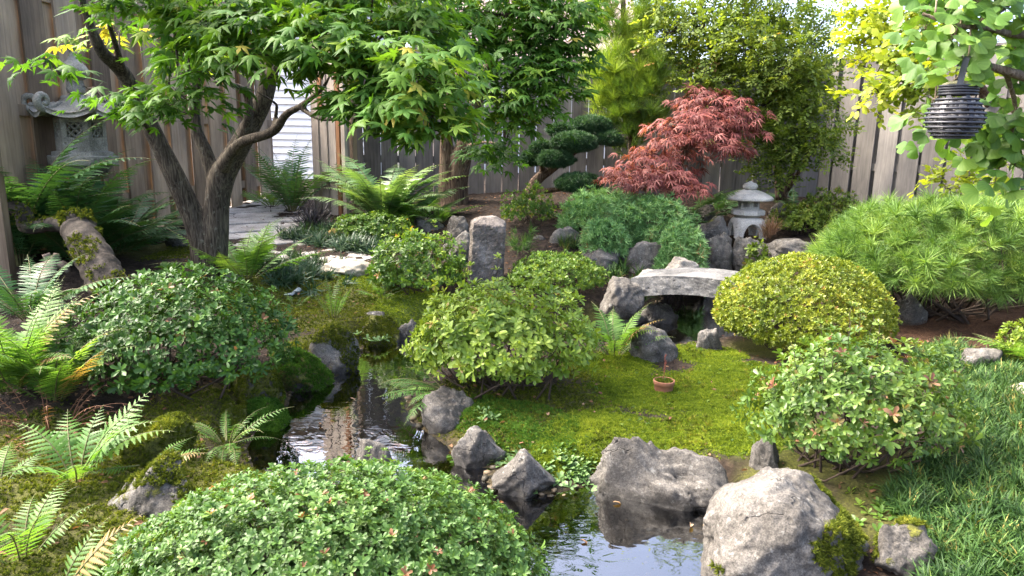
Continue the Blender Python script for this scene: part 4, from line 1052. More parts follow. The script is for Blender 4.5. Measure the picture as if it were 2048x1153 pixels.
def dens(prof, n=5):
    """densify a lathe profile"""
    out = []
    for a, b in zip(prof[:-1], prof[1:]):
        for t in np.linspace(0, 1, n, endpoint=False): out.append((a[0] + (b[0] - a[0]) * t, a[1] + (b[1] - a[1]) * t))
    out.append(prof[-1]); return out
def lattice(ge, c, w, h, nrm, up=np.array([0, 0, 1.0]), bars=3, th=.01):
    ux = np.cross(up, nrm); M = np.stack([ux, nrm, up], 1)
    for i in range(-bars, bars + 1):
        for s in (1, -1):
            pass
    n = bars
    for i in range(n + 1):
        # diagonal lattice
        for s in (1, -1):
            a = np.array([-w / 2 + w * i / n, -h / 2]); b = np.array([w / 2, -h / 2 + h * (n - i) / n]) if True else None
            segs = [(a, b)]
            if i > 0: segs.append((np.array([-w / 2, -h / 2 + h * i / n]), np.array([w / 2 - w * i / n, h / 2])))
            for p, q in segs:
                if np.linalg.norm(q - p) < .004: continue
                p3 = c + ux * p[0] * s + up * p[1]; q3 = c + ux * q[0] * s + up * q[1]
                ge.tube([p3, q3], th / 2, 4)
def hexwall(ge, c, R, z0, z1, rot, win, sides=6, th=.02):
    """hexagonal box whose faces have a square opening; returns the openings"""
    op = []
    for i in range(sides):
        a0, a1 = rot + i * 2 * math.pi / sides, rot + (i + 1) * 2 * math.pi / sides
        p, q = c + R * np.array([math.cos(a0), math.sin(a0), 0]), c + R * np.array([math.cos(a1), math.sin(a1), 0])
        p, q = p * [1, 1, 0], q * [1, 1, 0]
        nrm = unit((p + q) / 2 - c * [1, 1, 0]); W = np.linalg.norm(q - p); ux = (q - p) / W
        def P(u, z, d=0): return p + ux * u + np.array([0, 0, z]) - nrm * d
        f0, f1, g0, g1 = win; u0, u1 = W * f0, W * f1; y0, y1 = z0 + (z1 - z0) * g0, z0 + (z1 - z0) * g1
        O = [P(0, z0), P(W, z0), P(W, z1), P(0, z1)]; I = [P(u0, y0), P(u1, y0), P(u1, y1), P(u0, y1)]; J = [P(u0, y0, th), P(u1, y0, th), P(u1, y1, th), P(u0, y1, th)]
        ge.faces(O + I + J, [(0, 1, 5, 4), (1, 2, 6, 5), (2, 3, 7, 6), (3, 0, 4, 7), (4, 5, 9, 8), (5, 6, 10, 9), (6, 7, 11, 10), (7, 4, 8, 11)])
        op.append(((P(u0, y0, th * .5) + P(u1, y1, th * .5)) / 2, u1 - u0, y1 - y0, nrm))
    return op

def build_small_lantern():
    b = PY(1492, 474, 7.9); k = mpp(b) * 1.0; z = b[2]; c = np.array([b[0], b[1], 0.])
    root = thing('stone_lantern', 'small pale stone lantern with broad round roof on arched legs among the mossy rocks', 'stone lantern', (b[0], b[1], z))
    def Mv(ge, nm, par=root, sm=False, ms=-.2): return ge.build(nm, MAT['lantern_grey'], par, sm, dict(moss=np.full(ge.n, ms)))
    # arched legs: a domed square shell with an arch cut through each side
    n, m = 256, 56; hh = 39 * k; v = []
    def rad(t, f):
        e = 3.2; sq = (abs(math.cos(t)) ** e + abs(math.sin(t)) ** e) ** (-1 / e)
        return 34 * k * sq * (.66 + .34 * (1 - max(0, f - .25) ** 2 / .5625) ** .5) if f < 1 else 34 * k * sq * .66
    rot = -1.50
    for th in (0, 1):
        for j in range(m + 1):
            for i in range(n):
                f = j / m; t = i / n * 2 * math.pi; R = rad(t, f) - th * 7.5 * k
                v.append((b[0] + R * math.cos(t + rot), b[1] + R * math.sin(t + rot), z + hh * f - th * 5 * k * (f ** 2)))
    def solid(i, j):
        t = ((i + .5) / n * 4) % 1.0; o = abs(t - .0); o = min(t, 1 - t)   # 0 at side centres
        f = (j + .5) / m; lim = .74
        return not (f < lim and o < .34 * math.sqrt(max(0, 1 - (f / lim) ** 2.2)))
    fs = []; o_ = (m + 1) * n
    for j in range(m):
        for i in range(n):
            if not solid(i, j): continue
            i2 = (i + 1) % n; q = (j * n + i, j * n + i2, (j + 1) * n + i2, (j + 1) * n + i)
            fs.append(q); fs.append(tuple(o_ + x for x in q[::-1]))
            for (di, dj, e) in ((-1, 0, (0, 3)), (1, 0, (1, 2)), (0, -1, (0, 1)), (0, 1, (3, 2))):
                jj = j + dj
                if jj < 0 or jj >= m or not solid((i + di) % n, jj): fs.append((q[e[0]], q[e[1]], o_ + q[e[1]], o_ + q[e[0]]))
    ge = Geo(); ge.faces(v, fs); ge.lathe([(22 * k, z + hh - .012), (22 * k, z + hh + .004)], c, 24); Mv(ge, 'arched_legs', ms=.02)
    z1 = z + hh
    ge = Geo(); ge.lathe(dens([(20 * k, z1), (27 * k, z1 + 5 * k)], 3), c, 32); ge.lathe([(31 * k, z1 + 5 * k), (33 * k, z1 + 6.5 * k), (33 * k, z1 + 14 * k), (31 * k, z1 + 15.5 * k), (20 * k, z1 + 18 * k)], c, 8, rot=.25); Mv(ge, 'platform')
    z2 = z1 + 17 * k
    ge = Geo(); op = hexwall(ge, c, 21 * k, z2, z2 + 20 * k, -math.pi / 2 - .02, (.2, .8, .22, .86), 6, .02); fb = Mv(ge, 'fire_box')
    lg = Geo()
    for (cc, w, h, nr) in op: lattice(lg, cc, w, h, nr, bars=3, th=.0045)
    Mv(lg, 'window_lattice', fb)
    z3 = z2 + 19 * k
    ge = Geo(); R = 46 * k
    prof = [(18 * k, z3), (R * .97, z3 - 1.5 * k), (R, z3 + 0 * k), (R, z3 + 3 * k), (R * .93, z3 + 6 * k), (R * .7, z3 + 12 * k), (R * .45, z3 + 16.5 * k), (R * .28, z3 + 18.5 * k), (.0, z3 + 19 * k)]
    ge.lathe(dens(prof, 3), c, 14, rot=.1); Mv(ge, 'roof', ms=-.05)
    z4 = z3 + 18 * k
    ge = Geo(); ge.lathe(dens([(8 * k, z4), (13 * k, z4 + 3 * k), (14.5 * k, z4 + 8 * k), (11 * k, z4 + 13 * k), (4 * k, z4 + 15 * k), (2.5 * k, z4 + 17 * k), (.0, z4 + 17.5 * k)], 3), c, 24); Mv(ge, 'finial', sm=True)

def build_tall_lantern():
    Y = 6.2; b = PY(165, 302, Y); k = mpp(b); c = np.array([b[0], b[1], 0.]); zf = b[2]; rot = -math.pi / 2 - .22
    zg = float(ground_z(b[0], b[1], False))
    root = thing('stone_lantern', 'tall aged stone lantern with curled roof corners behind the left ferns', 'stone lantern', (b[0], b[1], zg))
    def Mv(ge, nm, par=root, sm=False, ms=.12): return ge.build(nm, MAT['lantern_old'], par, sm, dict(moss=np.full(ge.n, ms)))
    ge = Geo(); ge.lathe(dens([(52 * k, zg - .05), (52 * k, zg + .10), (40 * k, zg + .16)], 3), c, 6, rot=rot); Mv(ge, 'base')
    ge = Geo(); ge.lathe(dens([(30 * k, zg + .15), (27 * k, zg + .35), (27 * k, zf - 46 * k), (33 * k, zf - 40 * k)], 4), c, 24); Mv(ge, 'post', sm=True)
    ge = Geo(); ge.lathe(dens([(33 * k, zf - 48 * k), (48 * k, zf - 36 * k), (52 * k, zf - 31 * k), (52 * k, zf - 29 * k), (63 * k, zf - 27 * k), (64 * k, zf - 11 * k), (61 * k, zf - 9 * k), (56 * k, zf - 9 * k), (55 * k, zf - 2 * k), (44 * k, zf)], 2), c, 6, rot=rot); Mv(ge, 'platform')
    ge = Geo(); op = hexwall(ge, c, 46 * k, zf - .002, zf + 64 * k, rot, (.2, .8, .42, .86), 6, .03)
    for (cc, w, h, nr) in op:          # carved panel under each window
        ux = np.cross([0, 0, 1.0], nr); M = np.stack([ux, nr, [0, 0, 1.0]], 1)
        pc = np.array([cc[0], cc[1], zf + 15 * k]) + nr * (.015 - .001); ge.box(pc, w, .006, 13 * k, M)
    fb = Mv(ge, 'fire_box', ms=.05)
    lg = Geo()
    for (cc, w, h, nr) in op: lattice(lg, cc, w, h, nr, bars=2, th=.022)
    Mv(lg, 'window_lattice', fb, ms=0)
    zr = zf + 63 * k; R = 86 * k
    ge = Geo(); n = 72; rings = 9; v = []
    def hexr(t): 
        u = ((t - rot) % (math.pi / 3)) - math.pi / 6; return math.cos(math.pi / 6) / math.cos(u)
    for side in (0, 1):
        for j in range(rings + 1):
            f = j / rings
            for i in range(n):
                t = i / n * 2 * math.pi; cor = ((hexr(t) - .866) / .134)
                rr = R * f * hexr(t) if f > 0 else .001
                h = 46 * k * (1 - f) ** 1.35 + 13 * k * cor * f ** 5 - (0 if side == 0 else 9 * k * (1 if f > .3 else .5))
                if side == 1: h = min(h, -2 * k + 13 * k * cor * f ** 5 + 4 * k * f)
                v.append((c[0] + rr * math.cos(t), c[1] + rr * math.sin(t), zr + 9 * k + h))
    o_ = (rings + 1) * n; fs = []
    for j in range(rings):
        for i in range(n):
            i2 = (i + 1) % n; q = (j * n + i, j * n + i2, (j + 1) * n + i2, (j + 1) * n + i); fs.append(q[::-1]); fs.append(tuple(o_ + x for x in q))
    for i in range(n):
        i2 = (i + 1) % n; fs.append((rings * n + i, rings * n + i2, o_ + rings * n + i2, o_ + rings * n + i))
    ge.faces(v, fs); rf = Mv(ge, 'roof', sm=True, ms=.25)
    for i in range(6):
        a = rot + i * math.pi / 3; d = np.array([math.cos(a), math.sin(a), 0]); q = c + d * R * .93 + np.array([0, 0, zr + 21 * k + 9 * k])
        pts = []; rr = []
        for s_ in np.linspace(0, 1, 22):
            ph = -1.9 + s_ * 7.4; r_ = 16 * k * (1 - .72 * s_); pts.append(q + d * r_ * math.cos(ph) + np.array([0, 0, r_ * math.sin(ph)])); rr.append(7.5 * k * (1 - .35 * s_))
        sg = Geo(); sg.tube(pts, rr, 8); sg.tube([c + d * R * .45 + np.array([0, 0, zr + 28 * k]), c + d * R * .7 + np.array([0, 0, zr + 20 * k]), pts[0]], [4 * k, 6 * k, 7 * k], 7); Mv(sg, 'corner_scroll', rf, True, .2)
    zt = PY(163, 158, Y)[2]
    ge = Geo(); ge.lathe(dens([(15 * k, zr + 48 * k), (17 * k, zr + 56 * k), (14 * k, zt - 2 * k), (20 * k, zt), (27.5 * k, zt + 9 * k), (27 * k, zt + 15 * k), (21 * k, zt + 25 * k), (11 * k, zt + 35 * k), (5.5 * k, zt + 43 * k), (5 * k, zt + 52 * k), (9 * k, zt + 57 * k), (8.5 * k, zt + 58.5 * k), (0, zt + 58 * k)], 3), c, 28); Mv(ge, 'finial', sm=True, ms=.05)

def build_hanging_lantern():
    Y = 2.3; t = PY(1918, 173, Y); k = mpp(t); c = np.array([t[0], t[1], 0.]); zt = t[2]
    root = thing('hanging_lantern', 'round black ring-wire lantern full of pebbles hanging from the ginkgo branch', 'lantern', (t[0], t[1], zt - 103 * k))
    def ringt(R, z, w):
        a = np.linspace(0, 2 * math.pi, 41); return np.stack([c[0] + R * np.cos(a), c[1] + R * np.sin(a), np.full(41, z)], -1), w
    ge = Geo()
    def pr(f):    # body radius in px against depth below the top, in px
        xs = [0, 8, 16, 22, 30, 42, 55, 64, 74, 84, 93, 102]; ys = [34, 34, 34, 34.5, 40, 48.5, 53, 54, 52, 47, 40, 32]; return np.interp(f, xs, ys)
    levels = [0, 5, 10, 15.5, 26, 35, 44, 53, 62, 71, 80, 89, 96]
    for f in levels:
        p, w = ringt(pr(f) * k, zt - f * k, 2.3 * k); ge.tube(p, w, 8, cap=False)
    ge.build('rings', MAT['metal_black'], root, True)
    for i in range(6):
        rg = Geo(); a = i * math.pi / 3 + .55; pts = []
        for f in np.linspace(0, 101, 24): pts.append((c[0] + (pr(f) - 3) * k * math.cos(a), c[1] + (pr(f) - 3) * k * math.sin(a), zt - f * k))
        pts = np.array(pts); tw = np.array([-math.sin(a), math.cos(a), 0]) * 4.2 * k; nn = np.array([math.cos(a), math.sin(a), 0]) * 1.2 * k
        v = np.concatenate([pts - tw - nn, pts + tw - nn, pts + tw + nn, pts - tw + nn]); m = len(pts)
        rg.faces(v, [(e * m + j, e * m + j + 1, ((e + 1) % 4) * m + j + 1, ((e + 1) % 4) * m + j) for e in range(4) for j in range(m - 1)]); rg.build('rib', MAT['metal_black'], root)
    ge = Geo(); ge.lathe([(0, zt - 99 * k), (33 * k, zt - 99 * k), (34 * k, zt - 101 * k), (33 * k, zt - 103 * k), (0, zt - 103 * k)], c, 32); ge.build('bottom_plate', MAT['metal_black'], root)
    r = rng(11); pg = Geo(); v0, f0 = ico(2)
    for f in np.arange(26, 99, 6.5):
        R = (pr(f) - 7.5) * k; m = int(2 * math.pi * R / (8.2 * k))
        for i in range(m):
            a = (i + r.random() * .5) / m * 6.283; p = c + np.array([R * math.cos(a), R * math.sin(a), zt - (f + r.normal() * 1.2) * k])
            s_ = np.array([5.4, 4.2, 3.0]) * k * r.uniform(.8, 1.15); Mx = rotz(a + 1.57) @ rotx(r.normal() * .4) @ np.diag(s_)
            pg.add(v0 @ Mx.T + p, f0, np.full(len(f0), 3), r.random())
    pg.lathe([(0, zt - 26 * k), (30 * k, zt - 30 * k), (42 * k, zt - 60 * k), (36 * k, zt - 88 * k), (0, zt - 98 * k)], c, 16)
    o = pg.build('pebbles', MAT['pebble'], root, True); o['kind'] = 'stuff'
    mg = Geo(); mg.lathe(dens([(30 * k, zt + 1 * k), (29 * k, zt + 5 * k), (20 * k, zt + 9 * k), (8 * k, zt + 11 * k), (0, zt + 11 * k)], 3), c, 24); mg.build('mossy_lid', MAT['mosslid'], root, True)
    # strap handle, an arch of flat metal, and its cord
    hg = Geo(); pts = []; tops = PY(1936, 112, Y - .02); yaw = 1.05; ax = np.array([math.cos(yaw), math.sin(yaw), 0])
    q0, q1 = c + ax * -34 * k + [0, 0, zt - 6 * k], c + ax * 34 * k + [0, 0, zt - 6 * k]; top = np.array([tops[0], tops[1], tops[2] - 2 * k])
    for s_ in np.linspace(0, 1, 25):
        e = abs(2 * s_ - 1); p = (q0 * (1 - s_) + q1 * s_); hgt = 1 - e ** 4; base_ = p * e ** 2.2 + (top * [1, 1, 0] + [0, 0, p[2]] + ax * (s_ - .5) * 30 * k) * (1 - e ** 2.2)
        pts.append(base_ * [1, 1, 0] + np.array([0, 0, p[2] * (1 - hgt) + top[2] * hgt]))
    pts = np.array(pts); sd = np.array([-ax[1], ax[0], 0]) * 5.5 * k; tn = unit(np.gradient(pts, axis=0)); nn = np.cross(tn, unit(sd)) * 1.0 * k; m = len(pts)
    v = np.concatenate([pts - sd - nn, pts + sd - nn, pts + sd + nn, pts - sd + nn])
    hg.faces(v, [(e * m + j, e * m + j + 1, ((e + 1) % 4) * m + j + 1, ((e + 1) % 4) * m + j) for e in range(4) for j in range(m - 1)]); hg.build('handle', MAT['metal_black'], root)
    cg = Geo(); e = PY(1941, 52, Y - .02); cg.tube([top - [0, 0, 4 * k], top + [0.002, 0, 10 * k], (top + e) / 2 + [.003, 0, 0], e], 1.6 * k, 6); cg.tube([top + [4 * k, 0, -3 * k], top + [0, 0, 2 * k], top + [-4 * k, 0, -3 * k], top + [0, -4 * k, -1 * k]], 1.5 * k, 6); cg.build('cord', MAT['cord'], root)

def build_pot():
    b = gpt(1331, 790); k = mpp(b); c = np.array([b[0], b[1] + 20 * k, 0.]); z = float(ground_z(c[0], c[1], False)) - .022; H = 31 * k
    root = thing('potted_plant', 'small terracotta pot with one red flower spike sunk in the yellow moss', 'flower pot', (c[0], c[1], z))
    R = 21.5 * k
    ge = Geo(); ge.lathe(dens([(R * .72, z - .02), (R * .92, z + H * .72), (R * .98, z + H * .76), (R * 1.0, z + H), (R * .93, z + H + .002), (R * .88, z + H - .01), (R * .8, z + H * .6)], 3), c, 32); ge.build('pot', MAT['terra'], root, True)
    r = rng(3); n = 420; a = r.random(n) * 6.283; q = np.sqrt(r.random(n)) * R * .86
    P = np.stack([c[0] + q * np.cos(a), c[1] + q * np.sin(a), z + H * .86 + .010 * (1 - (q / R) ** 2) + r.normal(size=n) * .001], -1)
    mg = Geo(); mg.lathe([(R * .84, z + H * .70), (R * .84, z + H * .84), (R * .4, z + H * .9), (0, z + H * .92)], c, 20, tint=.2); scatter(mg, MOSS_T, frames(np.array([0, 0, 1.]) + r.normal(size=(n, 3)) * .4, r), P, .012, np.clip(.4 + r.normal(size=n) * .2, 0, 1), r); mg.build('moss', MAT['moss_dark'], root)
    st = Geo(); top = PY(1332, 708, b[1] + 20 * k); bs = np.array([c[0] - .005, c[1], z + H * .85]); pts = np.linspace(bs, top, 7) + r.normal(size=(7, 3)) * .0012
    st.tube(pts, np.linspace(.0022, .0012, 7), 6); v0, f0 = ico(1)
    for i in range(30):
        s_ = .42 + .58 * r.random(); p = np.array([np.interp(s_, np.linspace(0, 1, 7), pts[:, q]) for q in range(3)]) + r.normal(size=3) * .0022
        st.add(v0 * np.array([.0028, .0028, .0042]) + p, f0, np.full(len(f0), 3))
    st.build('flower_spike', MAT['redspike'], root, True)
    lg = Geo(); scatter(lg, GRASS_T[:1], frames(np.tile([0, 0, 1.0], (1, 1)), r) * .35 + np.array([[[.65, 0, 0], [0, .65, 0], [0, 0, .65]]]), bs[None] + [[.006, 0, 0]], .05, np.array([.6]), r); lg.build('leaves', MAT['herb'], root)

# ------------------------------------------------------------------ trees
def limb(ge, pts, n=7, sides=10, jit=.0, r=None):
    """pts: (px, py, Y, radius in photo px)"""
    P = np.array([[*PY(x, y, Y), rp * mpp(PY(x, y, Y))] for x, y, Y, rp in pts]); S = smooth_path(P, n)
    if jit: S[1:-1, :3] += r.normal(size=(len(S) - 2, 3)) * jit
    ge.tube(S[:, :3], np.maximum(S[:, 3], .002), sides); return S[:, :3]
def tree(name, label, limbs, pads, mat, leaf, tmpl, bark, seed, cat='tree', face=(0, 0, 0), dens=1.0, droop=.35, per=8, disc=.2, loc=None, flat=.35, remesh=0, group=None, mode='leaf', twigr=.004, sides=10, attach=True, up=1.0):
    r = rng(seed); tg = Geo(); sk = []
    for L in limbs: sk.append(limb(tg, L, 7, sides))
    skp = np.concatenate(sk); base = sk[0][0] if loc is None else np.array(loc)
    root = thing(name, label, cat, base, group)
    cg, wg = Geo(), Geo()
    for pad in pads:
        cx, cy, rx, ry, Y, n = pad[:6]; td = pad[6] if len(pad) > 6 else 0.0
        c = PY(cx, cy, Y); k = mpp(c); a = np.array([rx * k, rx * k * .75, ry * k])
        m = max(3, int(n * dens / per))
        q = unit(r.normal(size=(m, 3))) * (r.random((m, 1)) ** .42); S = c + q * a
        if attach:
            j = np.argmin(np.linalg.norm(skp - c, axis=1)); A = skp[j]
            mid = (A + c) / 2 + np.array([0, 0, .04]); wg.tube(smooth_path([A, mid, c], 4), np.linspace(twigr * 2.2, twigr, 9), 6)
        else: A = c
        for i in range(m):
            t = unit(S[i] - A); hub = c
            if r.random() < .75: wg.tube([hub, (hub + S[i]) / 2 + r.normal(size=3) * .02, S[i]], [twigr * .8, twigr * .6, twigr * .3], 4)
            out = unit((S[i] - c) * np.array([1, 1, 0]) / a + r.normal(size=3) * .35 * np.array([1, 1, 0]) + 1e-4)
            if mode == 'leaf':
                kk = max(2, int(per * r.uniform(.7, 1.3))); an = r.random(kk) * 6.283; rd = disc * np.sqrt(r.random(kk)); off = np.stack([rd * np.cos(an), rd * np.sin(an), r.normal(size=kk) * disc * flat * .5], -1)
                off[:, 2] -= .25 * (off @ out) + 0.0
                P = S[i] + off; dirv = unit(off * [1, 1, 0] * 1.2 / disc + out * .7 + r.normal(size=(kk, 3)) * [.4, .4, .1]); dirv[:, 2] -= droop * r.uniform(.3, 1.4, kk)
                nz = unit(np.array([0, 0, up]) + np.array(face) + r.normal(size=(kk, 3)) * .38 + out * .25)
                F = frames_xz(dirv, nz); ti = .42 + td + .2 * r.normal() * .6 + r.normal(size=kk) * .14
                scatter(cg, tmpl, F, P, leaf * r.uniform(.7, 1.12, kk), np.clip(ti, 0, 1), r)
            else:
                kk = per; dirv = unit(out * .9 + r.normal(size=(kk, 3)) * .75 + np.array([0, 0, .15 - droop])); P = S[i] + r.normal(size=(kk, 3)) * disc
                nz = unit(np.array([0, 0, up]) + r.normal(size=(kk, 3)) * .45)
                F = frames_xz(dirv, nz) if mode == 'spray' else frames(dirv * .8 + np.array([0, 0, up]), r)
                scatter(cg, tmpl, F, P, leaf * r.uniform(.7, 1.15, kk), np.clip(.45 + td + .12 * r.normal() + r.normal(size=kk) * .12, 0, 1), r)
    o = tg.build('trunk', MAT[bark], root, True)
    if remesh:
        md = o.modifiers.new('join', 'REMESH'); md.mode = 'VOXEL'; md.voxel_size = remesh; md.use_smooth_shade = True
        sm = o.modifiers.new('soft', 'SMOOTH'); sm.factor = .5; sm.iterations = 6
    if wg.n: wg.build('twigs', MAT['twig' if bark != 'bark_gk' else 'bark_gk'], root, True)
    cg.build('crown', MAT[mat], root)
    return root
# ------------------------------------------------------------------ the garden itself
MAT['pillar'] = M_rock('dark_pillar_stone', g(.05, .042, .036), g(.115, .10, .088), g(.22, .20, .18), pits=.6)
MAT['mosslid'] = M_simple('mossy_lid', [(.35, g(.08, .08, .04)), (.65, g(.19, .18, .11))], scale=40, bump=.5)
MAT['redspike'] = M_simple('red_flower_spike', [(.3, g(.12, .03, .02)), (.7, g(.25, .08, .05))], scale=60, bump=.0)

build_ground(); build_water(); build_path(); build_houses(); build_fences(); build_bridge()

# ---- trees
MG = 'green_maple'
tree('maple_tree', 'large green maple with a forked dark trunk standing at the left by the path',
     [[(420, 600, 5.62, 37.0), (418, 565, 5.62, 31.1), (412, 520, 5.6, 28.9), (405, 480, 5.6, 26.6), (385, 430, 5.57, 22.2), (348, 350, 5.5, 20.0), (316, 285, 5.45, 17.8), (280, 210, 5.35, 16.3), (245, 145, 5.2, 14.8), (205, 105, 5.0, 12.6), (182, 55, 4.9, 9.6), (165, 0, 4.8, 7.4), (160, -70, 4.7, 5.9)],
      [(420, 600, 5.62, 32.6), (425, 540, 5.6, 28.1), (430, 470, 5.6, 26.6), (434, 410, 5.6, 24.4), (444, 355, 5.58, 25.2), (472, 305, 5.55, 21.5), (505, 245, 5.5, 19.2), (530, 190, 5.45, 17.8), (545, 110, 5.4, 14.8), (545, 40, 5.3, 12.6), (535, -60, 5.2, 9.6)],
      [(432, 370, 5.6, 16.3), (412, 305, 5.6, 13.3), (392, 255, 5.6, 11.1), (390, 200, 5.58, 10.4), (396, 150, 5.55, 8.9), (410, 60, 5.4, 6.7)],
      [(476, 300, 5.5, 13.3), (496, 240, 5.38, 9.6), (493, 188, 5.3, 8.1), (462, 168, 5.1, 5.2), (420, 150, 4.9, 3.0)],
      [(445, 335, 5.5, 14.8), (480, 288, 5.35, 11.1), (545, 264, 5.2, 9.6), (572, 230, 5.1, 8.1), (602, 212, 5.0, 6.7), (642, 180, 4.8, 5.2), (662, 150, 4.7, 3.7), (692, 125, 4.5, 3.0)],
      [(604, 218, 5.0, 5.9), (640, 238, 4.85, 4.8), (690, 235, 4.7, 4.1), (732, 210, 4.5, 3.3), (800, 202, 4.2, 2.2)],
      [(545, 262, 5.2, 5.2), (553, 222, 5.15, 4.4), (548, 205, 5.1, 3.7), (505, 180, 4.95, 2.2)],
      [(538, 150, 5.42, 9.6), (588, 112, 5.1, 6.7), (640, 100, 4.9, 5.2), (740, 92, 4.4, 3.0)],
      [(250, 150, 5.2, 6.7), (225, 70, 4.9, 5.9), (205, 0, 4.7, 5.2), (195, -60, 4.6, 4.4)],
      [(545, 120, 5.4, 7.4), (470, 110, 4.9, 5.2), (400, 90, 4.6, 3.7), (330, 60, 4.4, 2.2)],
      [(300, 260, 5.4, 6.7), (270, 230, 5.0, 4.4), (200, 190, 4.6, 3.0), (120, 150, 4.4, 2.2)]],
     [(560, 30, 150, 50, 4.2, 62), (430, 55, 130, 60, 4.3, 60), (310, 15, 110, 38, 4.5, 36), (500, 115, 120, 42, 4.1, 34), (380, 140, 50, 40, 4.4, 10), (210, 205, 70, 14, 4.4, 7, -.06), (335, 212, 85, 30, 4.3, 28, -.08), (85, 128, 42, 12, 4.4, 4, -.06), (360, 190, 55, 26, 4.3, 12, -.06),
      (660, 80, 90, 40, 4.0, 34, .08), (740, 110, 110, 50, 3.9, 54, .14), (840, 150, 90, 48, 3.8, 46, .2), (800, 215, 90, 42, 3.8, 44, .06), (740, 195, 70, 36, 3.95, 24, .0), (870, 225, 50, 40, 3.75, 20, .22), (830, 60, 90, 50, 4.3, 40), (700, 20, 110, 40, 4.4, 42), (860, 260, 55, 28, 3.9, 16, .04),  # raised pad tints paint the sunny right side yellower
      (610, 50, 50, 30, 4.0, 12, .06), (240, 60, 50, 30, 5.2, 8, .45), (430, 110, 70, 50, 5.6, 26, .45), (180, 70, 24, 12, 5.3, 3, .5), (350, 110, 60, 40, 4.8, 18, -.08),  # the highest pad tints paint backlit leaves yellow
      (420, -70, 320, 60, 4.4, 110), (750, -60, 220, 50, 4.2, 70)],
     'maple', .102, MAPLE_T, 'bark', 5, remesh=.012, sides=14, dens=3.6)
tree('maple_tree', 'second green maple with a brown twin trunk in front of the grey fence',
     [[(905, 425, 8.7, 35.7), (902, 390, 8.7, 27.2), (895, 330, 8.65, 17.0), (893, 280, 8.6, 12.8), (900, 200, 8.5, 10.2), (930, 120, 8.3, 7.6)],
      [(910, 425, 8.7, 30.6), (915, 360, 8.65, 22.1), (928, 300, 8.55, 19.6), (945, 240, 8.4, 17.0), (962, 170, 8.2, 13.6), (1000, 90, 7.9, 10.2), (1030, 20, 7.7, 6.8), (1050, -60, 7.5, 5.1)],
      [(955, 190, 8.25, 9.3), (985, 85, 7.9, 6.8), (960, 20, 7.6, 5.1)], [(990, 100, 8.0, 6.8), (1040, 75, 7.6, 5.1), (1080, 40, 7.3, 3.4)], [(930, 295, 8.5, 6.0), (965, 285, 8.1, 4.2), (1010, 290, 7.6, 2.5)]],
     [(1000, 30, 130, 50, 7.0, 120), (1100, 60, 90, 60, 6.9, 95), (1080, 140, 95, 46, 6.8, 80), (1000, 190, 90, 36, 6.8, 58), (940, 100, 90, 50, 7.0, 66), (880, 180, 50, 26, 6.9, 16), (1035, 230, 60, 22, 6.8, 22), (1010, 250, 40, 26, 6.9, 16), (990, 300, 52, 34, 7.4, 36, -.1),
      (870, 40, 90, 60, 7.2, 64, .05), (760, 20, 100, 50, 7.4, 54, .12), (680, 40, 60, 50, 7.6, 26, .2), (1150, 20, 50, 40, 7.0, 30), (1140, 110, 40, 40, 6.9, 24), (1110, 190, 45, 26, 6.8, 18), (880, 130, 60, 40, 7.0, 24, .1), (1000, -60, 200, 50, 7.0, 110), (760, -60, 140, 40, 7.3, 60)],
     'maple', .118, MAPLE_T, 'bark2', 6, remesh=.02, sides=12, disc=.26, dens=3.4)
tree('red_maple', 'low weeping red lace-leaf maple spreading above the blue-green juniper',
     [[(1345, 405, 7.9, 14), (1340, 370, 7.9, 12), (1360, 320, 7.85, 10), (1390, 270, 7.8, 8), (1430, 220, 7.8, 5)], [(1345, 380, 7.9, 9), (1310, 340, 7.8, 7), (1270, 335, 7.7, 5)], [(1390, 270, 7.8, 6), (1340, 250, 7.7, 4)]],
     [(1430, 205, 70, 24, 7.9, 80), (1380, 245, 82, 22, 7.75, 85), (1450, 248, 70, 22, 7.8, 64), (1360, 278, 52, 16, 7.7, 40), (1420, 282, 70, 18, 7.7, 62), (1370, 312, 40, 10, 7.6, 12), (1460, 295, 40, 16, 7.7, 26), (1300, 308, 46, 16, 7.6, 34), (1270, 340, 56, 16, 7.55, 42), (1350, 350, 60, 20, 7.5, 56), (1300, 365, 60, 14, 7.5, 42), (1375, 375, 36, 12, 7.45, 26), (1470, 215, 40, 24, 7.9, 30), (1500, 255, 24, 14, 7.8, 10), (1240, 352, 26, 10, 7.6, 12), (1410, 185, 40, 12, 7.95, 22)],
     'red_maple', .105, LACE_T, 'bark2', 7, droop=.45, per=7, disc=.17, twigr=.004, up=.9, dens=2.4, flat=.3)
tree('pine_tree', 'bright green soft-needled pine rising above the grey fence corner',
     [[(1262, 400, 8.7, 10), (1265, 300, 8.7, 9), (1255, 180, 8.7, 8), (1248, 60, 8.7, 6), (1245, -60, 8.7, 4)], [(1262, 250, 8.7, 5), (1210, 190, 8.6, 3)], [(1258, 200, 8.7, 5), (1310, 120, 8.6, 3)]],
     [(1225, 190, 40, 26, 8.5, 60, .25), (1230, 140, 48, 34, 8.5, 66, .15), (1265, 185, 50, 30, 8.4, 70, .1), (1215, 225, 36, 18, 8.5, 34, .15), (1280, 225, 55, 30, 8.3, 70, -.22), (1235, 70, 46, 44, 8.6, 66, .2), (1215, 20, 40, 40, 8.6, 50, .1), (1275, 110, 50, 40, 8.5, 60, .1), (1290, 40, 50, 46, 8.6, 60, .12), (1305, 150, 36, 40, 8.4, 44, -.05), (1250, 260, 46, 18, 8.5, 30, -.28), (1260, -50, 80, 40, 8.6, 60), (1195, 150, 24, 30, 8.7, 20, 0), (1240, 285, 50, 20, 8.5, 24, -.3)],  # raised tints on the left pads paint the sun side brighter
     'pine', .20, PINE_T, 'bark2', 8, droop=0, per=4, disc=.07, mode='tuft', up=.9)
